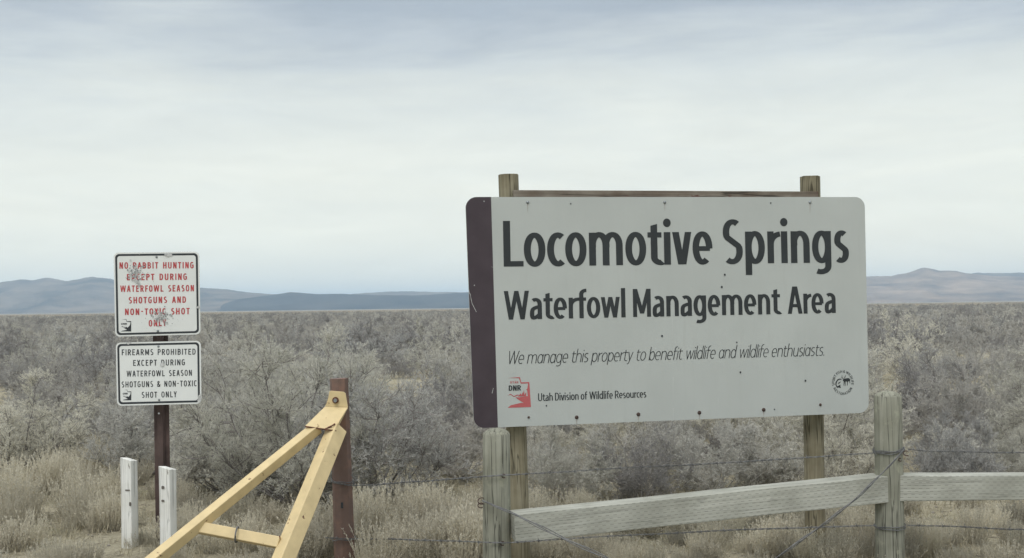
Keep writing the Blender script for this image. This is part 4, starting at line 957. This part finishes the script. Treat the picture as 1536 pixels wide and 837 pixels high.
# prototypes: (branch mesh, twig mesh) for near shrubs, single mesh for those too small to show their parts
SP = []
for i, (H, Wd, ns, op, lm, kw) in enumerate([(1.1, 1.75, 18, .22, SAGE_PALE, {}), (1.1, 1.4, 15, .30, SAGE_LEAF, {}), (1.0, 1.8, 18, .20, SAGE_PALE, {}), (1.1, 1.25, 15, .34, SAGE_DARK, dict(nl=15, thick=1.15)),
                                            (1.15, 1.3, 12, .40, SAGE_LEAF, dict(thick=1.25, nl=18)), (1.0, 1.45, 16, .22, SAGE_DARK, dict(nl=16)), (1.1, 1.1, 13, .22, SAGE_LEAF, dict(leaf=(.034, .005)))]):
    ge = sage_geo(100 + i, H, Wd, ns, open_=op, **kw)
    SP.append((mesh_np("branches", ge[0][0], f4=ge[0][1], mats=[SAGE_WOOD]), mesh_np("twig_tips", ge[1][0], f4=ge[1][1], mats=[lm])))
MIDP = [one_mesh("sagebrush", sage_geo(200 + i, 1.05, 1.35, 12, 10, 7, 8, leaf=(.045, .009), open_=.2), SAGE_WOOD, SAGE_DARK if i in (1, 3) else SAGE_PALE if i == 2 else SAGE_LEAF) for i in range(5)]
FARP = [one_mesh("sagebrush", sage_geo(300 + i, 1.0, 1.5, 9, 7, 6, 6, leaf=(.085, .021), open_=.12, thick=2), SAGE_WOOD, SAGE_DARK if i != 2 else SAGE_LEAF) for i in range(4)]
FP = []
for i, (H, rad, ns, fm) in enumerate([(.45, .17, 120, FORB), (.42, .14, 95, FORB), (.48, .2, 140, FORB), (.3, .17, 95, FORB_GREY), (.26, .2, 110, FORB_GREY), (.34, .22, 120, FORB)]):
    ge = forb_geo(400 + i, H, rad, ns); FP.append((mesh_np("stems", ge[0][0], f4=ge[0][1], mats=[fm]), mesh_np("seed_heads", ge[1][0], f4=ge[1][1], mats=[fm])))
def put_plant(name, meshes, names, x, y, sc, rz, label, group, cat_, tall=1.0):
    r = bpy.data.objects.new(name, None); r.empty_display_size = .1; COL.objects.link(r)
    r.location = (x, y, gh(x, y) - 0.015); r.scale = (sc, sc, sc * tall); r.rotation_euler = (0, 0, rz)
    for me, nm in zip(meshes, names):
        c_ = bpy.data.objects.new(nm, me); COL.objects.link(c_); c_.parent = r
    return tag(r, label, cat_, group)
rs = random.Random(11); placed = []; n_sage = 0
SG = "sagebrush shrubs on the flat behind the fence"
heroes = [  # picture x of the base, y of the base, y of the top, prototype, tall, label
    (440, 752, 500, 0, 1.0, "big pale olive-grey shrub directly left of the rusty gate post, behind the yellow frame"),
    (560, 748, 525, 4, 1.0, "tall dark-branched shrub directly behind and right of the rusty gate post"),
    (345, 735, 560, 6, 0.95, "grey shrub between the brown notice post and the yellow frame's big pale shrub"),
    (215, 712, 575, 1, 1.0, "rounded grey shrub directly behind the white notices and white stakes"),
    (75, 668, 545, 3, 1.0, "dark grey shrub at the far left, behind the tan stems"),
    (352, 640, 487, 4, 1.0, "shrub with dark fanned branches right of the white notices, nearly reaching the plain's edge"),
    (690, 715, 590, 3, 0.95, "dark twiggy shrub just left of the plum band's lower corner"),
    (850, 752, 640, 2, 0.9, "low broad grey shrub under the left half of the large sign"),
    (960, 748, 625, 5, 1.0, "dark low shrub under the middle of the large sign"),
    (1075, 742, 610, 1, 1.0, "grey shrub under the large sign, right of its middle"),
    (1165, 735, 615, 6, 1.0, "pale grey shrub just left of the large sign's right-hand post"),
    (1275, 735, 620, 0, .9, "grey shrub between the sign's right post and the right fence post"),
    (1440, 720, 612, 6, 1.0, "large pale grey shrub above the right-hand rail, right of the domed fence post"),
    (1545, 712, 600, 2, 1.0, "grey shrub at the right edge above the horizontal rail"),
    (1405, 650, 515, 3, 1.0, "dark twiggy shrub behind the pale shrub right of the domed fence post"),
]
for px, yb, yt, pi, tall, lab in heroes:
    P = ground(px, yb); hgt = EYE - (yt - (470.2 - 0.0128 * px)) * P.y / FPX
    sc_ = hgt / 1.12 / tall
    put_plant("sagebrush", SP[pi], ("branches", "twig_tips"), P.x, P.y, sc_, rs.uniform(0, 6.28), lab, SG, "shrub", tall); placed.append((P.x, P.y, 0.62 * sc_)); n_sage += 1
def gpt(px, y): q = ground(px, y); return q.x, q.y
CLEAR = [(*gpt(665, 618), 1.2, 2.6), (*gpt(630, 730), 0.95, 1.6), (*gpt(25, 592), 1.6, 2.6), (*gpt(25, 660), .9, .9), (*gpt(1440, 690), .1, .1)]
def clear(x, y):
    return any(((x - a) / rx) ** 2 + ((y - b) / ry) ** 2 < 1 for a, b, rx, ry in CLEAR)
cells = {}
def free(x, y, r):
    i, j = int(x // 3), int(y // 3)
    for a in (-1, 0, 1):
        for b in (-1, 0, 1):
            for (u, v, q) in cells.get((i + a, j + b), ()):
                if (u - x) ** 2 + (v - y) ** 2 < (r + q) ** 2: return False
    return True
def note(x, y, r): cells.setdefault((int(x // 3), int(y // 3)), []).append((x, y, r))
for q in placed: note(*q)
spots = []
Y0, Y1 = 8.3, 300
tries = 0
while tries < 150000:
    tries += 1
    y = math.sqrt(rs.uniform(Y0 ** 2, Y1 ** 2)) if rs.random() < .8 else rs.uniform(Y0, 40)
    x = rs.uniform(-1, 1) * (y * 0.68 + 1.5)
    edge = noise.noise(Vector((x * .03, y * .03, 3))) * 45
    if y > 105 + edge * .8 and rs.random() > .30 * math.exp(-(y - 105) / 90): continue
    if noise.noise(Vector((x * .16, y * .16, 7))) > 0.09 + max(0, (y - 26) * .004): continue
    yp = 470.2 - .0128 * (768 + x / y * FPX) + EYE * FPX / y
    if yp > 742 or (x / y < -0.16 and yp > 716) or (x / y > .33 and yp > 742) or clear(x, y): continue
    h_ = (rs.uniform(.38, .8) if rs.random() < .5 else rs.uniform(.85, 1.25)) * (1.0 + .2 * noise.noise(Vector((x * .2, y * .2, 1)))) * (1.0 if y < 35 else .88)
    r = .60 * h_
    if not free(x, y, r): continue
    note(x, y, r); spots.append((y, x, h_, r))
spots.sort()
MIXL = ["grey sagebrush bush in the dense scrub behind the fence and signs", "silvery sagebrush bush with pale tips in the scrub behind the fence", "dark greyish twiggy bush in the scrub behind the fence"]
NEAR, MIDN = 130, 285
stuff_pts = []
first_far = []
for i, (y, x, h_, r) in enumerate(spots):
    if n_sage < NEAR:
        pi = rs.choice((0, 1, 2, 6, 6, 2, 4, 3, 5)); lab = MIXL[2] if pi in (3, 5) else MIXL[1] if pi in (6, 4) else MIXL[0]
        put_plant("sagebrush", SP[pi], ("branches", "twig_tips"), x, y, h_, rs.uniform(0, 6.28), lab, SG + (", dark ones" if pi in (3, 5) else ", silvery ones" if pi in (6, 4) else ""), "shrub", rs.uniform(.9, 1.1)); n_sage += 1
    elif n_sage < MIDN or len(first_far) < 4:
        if n_sage >= MIDN - 4 and len(first_far) < 4: me = FARP[len(first_far)]
        else: me = rs.choice(MIDP)
        o = bpy.data.objects.new("sagebrush", me); COL.objects.link(o); o.location = (x, y, gh(x, y) - .015); o.scale = (h_, h_, h_ * rs.uniform(.9, 1.1)); o.rotation_euler = (0, 0, rs.uniform(0, 6.28))
        tag(o, "distant grey sagebrush bush in the middle of the scrub plain", "shrub", "sagebrush further out on the plain"); n_sage += 1
        if me in FARP: first_far.append(o)
    else: stuff_pts.append((x, y, h_))
# the rest of the plain's brush, too many to count: one object that instances the far bushes
pts = np.array(stuff_pts); me = bpy.data.meshes.new("brush_points"); me.vertices.add(len(pts))
co = np.zeros((len(pts), 3), np.float32); co[:, :2] = pts[:, :2]; me.vertices.foreach_set("co", co.ravel())
def attr(nm, ty, data, key="value"):
    a_ = me.attributes.new(nm, ty, 'POINT'); a_.data.foreach_set(key, np.asarray(data, np.float32 if ty != 'INT' else np.int32).ravel())
attr("rz", 'FLOAT', rng.uniform(0, 6.28, len(pts))); attr("sc", 'FLOAT', pts[:, 2]); attr("pick", 'INT', rng.integers(0, 4, len(pts)))
bo = link(bpy.data.objects.new("distant_scrub", me)); tag(bo, kind="stuff")
ng = bpy.data.node_groups.new("scatter_brush", 'GeometryNodeTree')
ng.interface.new_socket("Geometry", in_out='INPUT', socket_type='NodeSocketGeometry'); ng.interface.new_socket("Geometry", in_out='OUTPUT', socket_type='NodeSocketGeometry')
gn, gl = ng.nodes, ng.links; gi, gou = gn.new("NodeGroupInput"), gn.new("NodeGroupOutput"); jn = gn.new("GeometryNodeJoinGeometry")
def named(nm, ty): q = gn.new("GeometryNodeInputNamedAttribute"); q.data_type = ty; q.inputs[0].default_value = nm; return q.outputs[0]
rzv, scv, pkv = named("rz", 'FLOAT'), named("sc", 'FLOAT'), named("pick", 'INT')
cx = gn.new("ShaderNodeCombineXYZ"); gl.new(rzv, cx.inputs[2])
for k, src in enumerate(first_far):
    oi = gn.new("GeometryNodeObjectInfo"); oi.inputs[0].default_value = src; oi.transform_space = 'ORIGINAL'
    for q in oi.inputs:
        if q.name == "As Instance": q.default_value = True
    cm = gn.new("FunctionNodeCompare"); cm.data_type = 'INT'; cm.operation = 'EQUAL'; ii = [q for q in cm.inputs if q.type == 'INT']; gl.new(pkv, ii[0]); ii[1].default_value = k
    ip = gn.new("GeometryNodeInstanceOnPoints"); gl.new(gi.outputs[0], ip.inputs["Points"]); gl.new(cm.outputs[0], ip.inputs["Selection"]); gl.new(oi.outputs["Geometry"], ip.inputs["Instance"])
    gl.new(cx.outputs[0], ip.inputs["Rotation"]); gl.new(scv, ip.inputs["Scale"]); gl.new(ip.outputs[0], jn.inputs[0])
gl.new(jn.outputs[0], gou.inputs[0])
bo.modifiers.new("scatter", 'NODES').node_group = ng
print("sage", n_sage, "far", len(stuff_pts), "lastY", spots[min(MIDN, len(spots) - 1)][0])

# straw-coloured forbs and low tufts
keep = [(base(236, 6.9).xy, .06), (gp.location.xy, .12), (at(745, 837, 5.7).xy, .13), (at(1334, 837, 6.0).xy, .13), (at(779, 837, 6.19).xy, .1), (at(1222, 837, 6.56).xy, .1), (at(195, 837, 6.82).xy, .07), (at(253, 837, 6.55).xy, .07), (at(122, 929, 5.16).xy, .08), (at(388, 929, 5.2).xy, .08)]
FL = {0: "tan feathery dry plant with upright stems", 3: "low greyish dry tuft"}
regions = [(-260, 185, 730, 795, 32, .6, .95, (0, 1, 2), "among the tan stems left of the white stakes"),
           (-260, 200, 815, 900, 12, .5, .85, (3, 4, 5), "on the bare soil below the white stakes"),
           (60, 330, 690, 745, 26, .6, 1.0, (1, 0, 3), "behind the white stakes"),
           (265, 495, 750, 870, 36, .5, .9, (3, 4, 5, 1), "between the white stakes and the rusty gate post"),
           (528, 728, 785, 866, 36, .65, .98, (0, 1, 2), "between the rusty gate post and the left fence post"),
           (560, 730, 745, 785, 8, .4, .6, (3, 4), "on the bare path left of the left fence post"),
           (775, 925, 772, 850, 22, .5, .75, (0, 1, 5), "behind the left end of the sloping rail"),
           (900, 1190, 785, 862, 34, .3, .6, (5, 4, 1), "under the sloping rail"),
           (1150, 1325, 765, 856, 34, .42, .72, (0, 1, 5, 2), "around the foot of the sign's right post"),
           (1345, 1800, 762, 856, 40, .4, .75, (4, 5, 3, 1), "on the gravelly ground under the horizontal rail")]
n_f = 0
for x0, x1, y0, y1, cnt, s0, s1, kinds, where in regions:
    for i in range(cnt):
        P = ground(rs.uniform(x0, x1), rs.uniform(y0, y1)); k = rs.choice(kinds)
        if any((P.xy - a).length < r + .05 for a, r in keep) or P.y < 4.9: continue
        kind = "low greyish tuft" if k in (3, 4) else "tan feathery plant"
        put_plant("dry_plant", FP[k], ("stems", "seed_heads"), P.x, P.y, rs.uniform(s0, s1), rs.uniform(0, 6.28), kind + " " + where, "dry plants " + where + (", grey" if k in (3, 4) else ", tan"), "plant"); n_f += 1
print("forbs", n_f)

# short weedy ground cover between the plants
def cover_pts(n_):
    out = []
    while len(out) < n_:
        y = 4.6 + 24 * rs.random() ** 1.5; x = rs.uniform(-1, 1) * (y * .62 + 1)
        k = .45 + noise.noise(Vector((x * .9, y * .9, 12))) * .9
        if x < -.3 and 7.0 < y < 9.5: k += .25
        if x < -1.6 and y < 7.4: k -= .55
        if x > 2.2 and y < 8.2: k -= .2
        if rs.random() < k: out.append((x, y, rs.uniform(.25, .62)))
    for a, r in keep:
        for i in range(5):
            t = rs.uniform(0, 6.28); out.append((a.x + math.cos(t) * (r + .02), a.y + math.sin(t) * (r + .02), rs.uniform(.22, .42)))
    return out
CV = []
for i in range(5):
    (v0, f0), (v1, f1) = forb_geo(600 + i, .30, .17, 26, 13, leaf=(.022, .0062), lean=42); CV.append((np.concatenate([v0, v1]), np.concatenate([f0, f1 + len(v0)])))
vv, ff, oo = [], [], 0
for x, y, q in cover_pts(1150):
    v, f = CV[rs.randrange(5)]; a = rs.uniform(0, 6.28); c_, s_ = math.cos(a), math.sin(a)
    vv.append(np.stack([(v[:, 0] * c_ - v[:, 1] * s_) * q + x, (v[:, 0] * s_ + v[:, 1] * c_) * q + y, v[:, 2] * q + gh(x, y) - .006], 1)); ff.append(f + oo); oo += len(v)
COVER = plant_mat("grey_straw_ground_cover", (0.36, 0.34, 0.27), (0.50, 0.465, 0.375), (0.64, 0.59, 0.46), thin=0.4)
o = link(bpy.data.objects.new("ground_cover", mesh_np("ground_cover", np.concatenate(vv), f4=np.concatenate(ff), mats=[COVER]))); tag(o, kind="stuff")

# dry grass, litter and pebbles on the open ground
def scatter_pts(n_, fn):
    out = []
    while len(out) < n_:
        y = 3.2 + 21 * rs.random() ** 1.6; x = rs.uniform(-1, 1) * (y * .62 + 1)
        k = fn(x, y)
        if rs.random() < k: out.append((x, y, gh(x, y)))
    return np.array(out)
def gdens(x, y):
    q = noise.noise(Vector((x * 1.1, y * 1.1, 2))) * .5 + noise.noise(Vector((x * 4, y * 4, 6))) * .4
    return min(1, max(0.03, .30 + q))
tp = scatter_pts(9000, gdens); k_ = 9
g = rng; p = np.repeat(tp, k_, 0) + np.concatenate([g.normal(size=(len(tp) * k_, 2)) * .022, np.zeros((len(tp) * k_, 1))], 1); p[:, 2] -= .004
d = g.normal(size=(len(p), 3)) * np.array([.42, .42, .1]) + np.array([0, 0, 1]); v, f = blades(p, d, g.uniform(.03, .10, len(p)), g.uniform(.003, .006, len(p)), g)
GRASS = plant_mat("dead_grass_blades", (0.36, 0.325, 0.235), (0.45, 0.41, 0.305), (0.56, 0.51, 0.39))
o = link(bpy.data.objects.new("dry_grass", mesh_np("dry_grass", v, f4=f, mats=[GRASS]))); tag(o, kind="stuff")
lp = scatter_pts(14000, lambda x, y: .5); lp[:, 2] += .006
d = g.normal(size=(len(lp), 3)) * np.array([1, 1, .10]); v, f = prisms(lp, lp + unit(d) * g.uniform(.03, .13, (len(lp), 1)), g.uniform(.001, .003, len(lp)), g.uniform(.0008, .002, len(lp)), g)
o = link(bpy.data.objects.new("litter", mesh_np("litter", v, f4=f, mats=[plant_mat("twig_litter", (0.20, 0.18, 0.155), (0.33, 0.30, 0.25), (0.48, 0.44, 0.37))]))); tag(o, kind="stuff")
pp = scatter_pts(5200, lambda x, y: .25 + (.75 if x > 1.6 else 0)); n_ = len(pp)
oct_ = np.array([(1, 0, 0), (0, 1, 0), (-1, 0, 0), (0, -1, 0), (0, 0, .7), (0, 0, -.4)]); sz = g.uniform(.004, .017, (n_, 1, 1)) * g.uniform(.6, 1.3, (n_, 6, 1)); ang = g.uniform(0, 6.28, n_)
v = oct_[None] * sz; ca, sa = np.cos(ang)[:, None], np.sin(ang)[:, None]; v = np.stack([v[..., 0] * ca - v[..., 1] * sa, v[..., 0] * sa + v[..., 1] * ca, v[..., 2]], -1) + pp[:, None] + np.array([0, 0, .003])
f = np.array([(0, 1, 4), (1, 2, 4), (2, 3, 4), (3, 0, 4), (1, 0, 5), (2, 1, 5), (3, 2, 5), (0, 3, 5)]); F = (np.arange(n_)[:, None, None] * 6 + f[None]).reshape(-1, 3)
o = link(bpy.data.objects.new("pebbles", mesh_np("pebbles", v.reshape(-1, 3), f3=F, mats=[plant_mat("pale_stones", (0.26, 0.24, 0.21), (0.38, 0.355, 0.32), (0.52, 0.50, 0.46))]))); tag(o, kind="stuff")
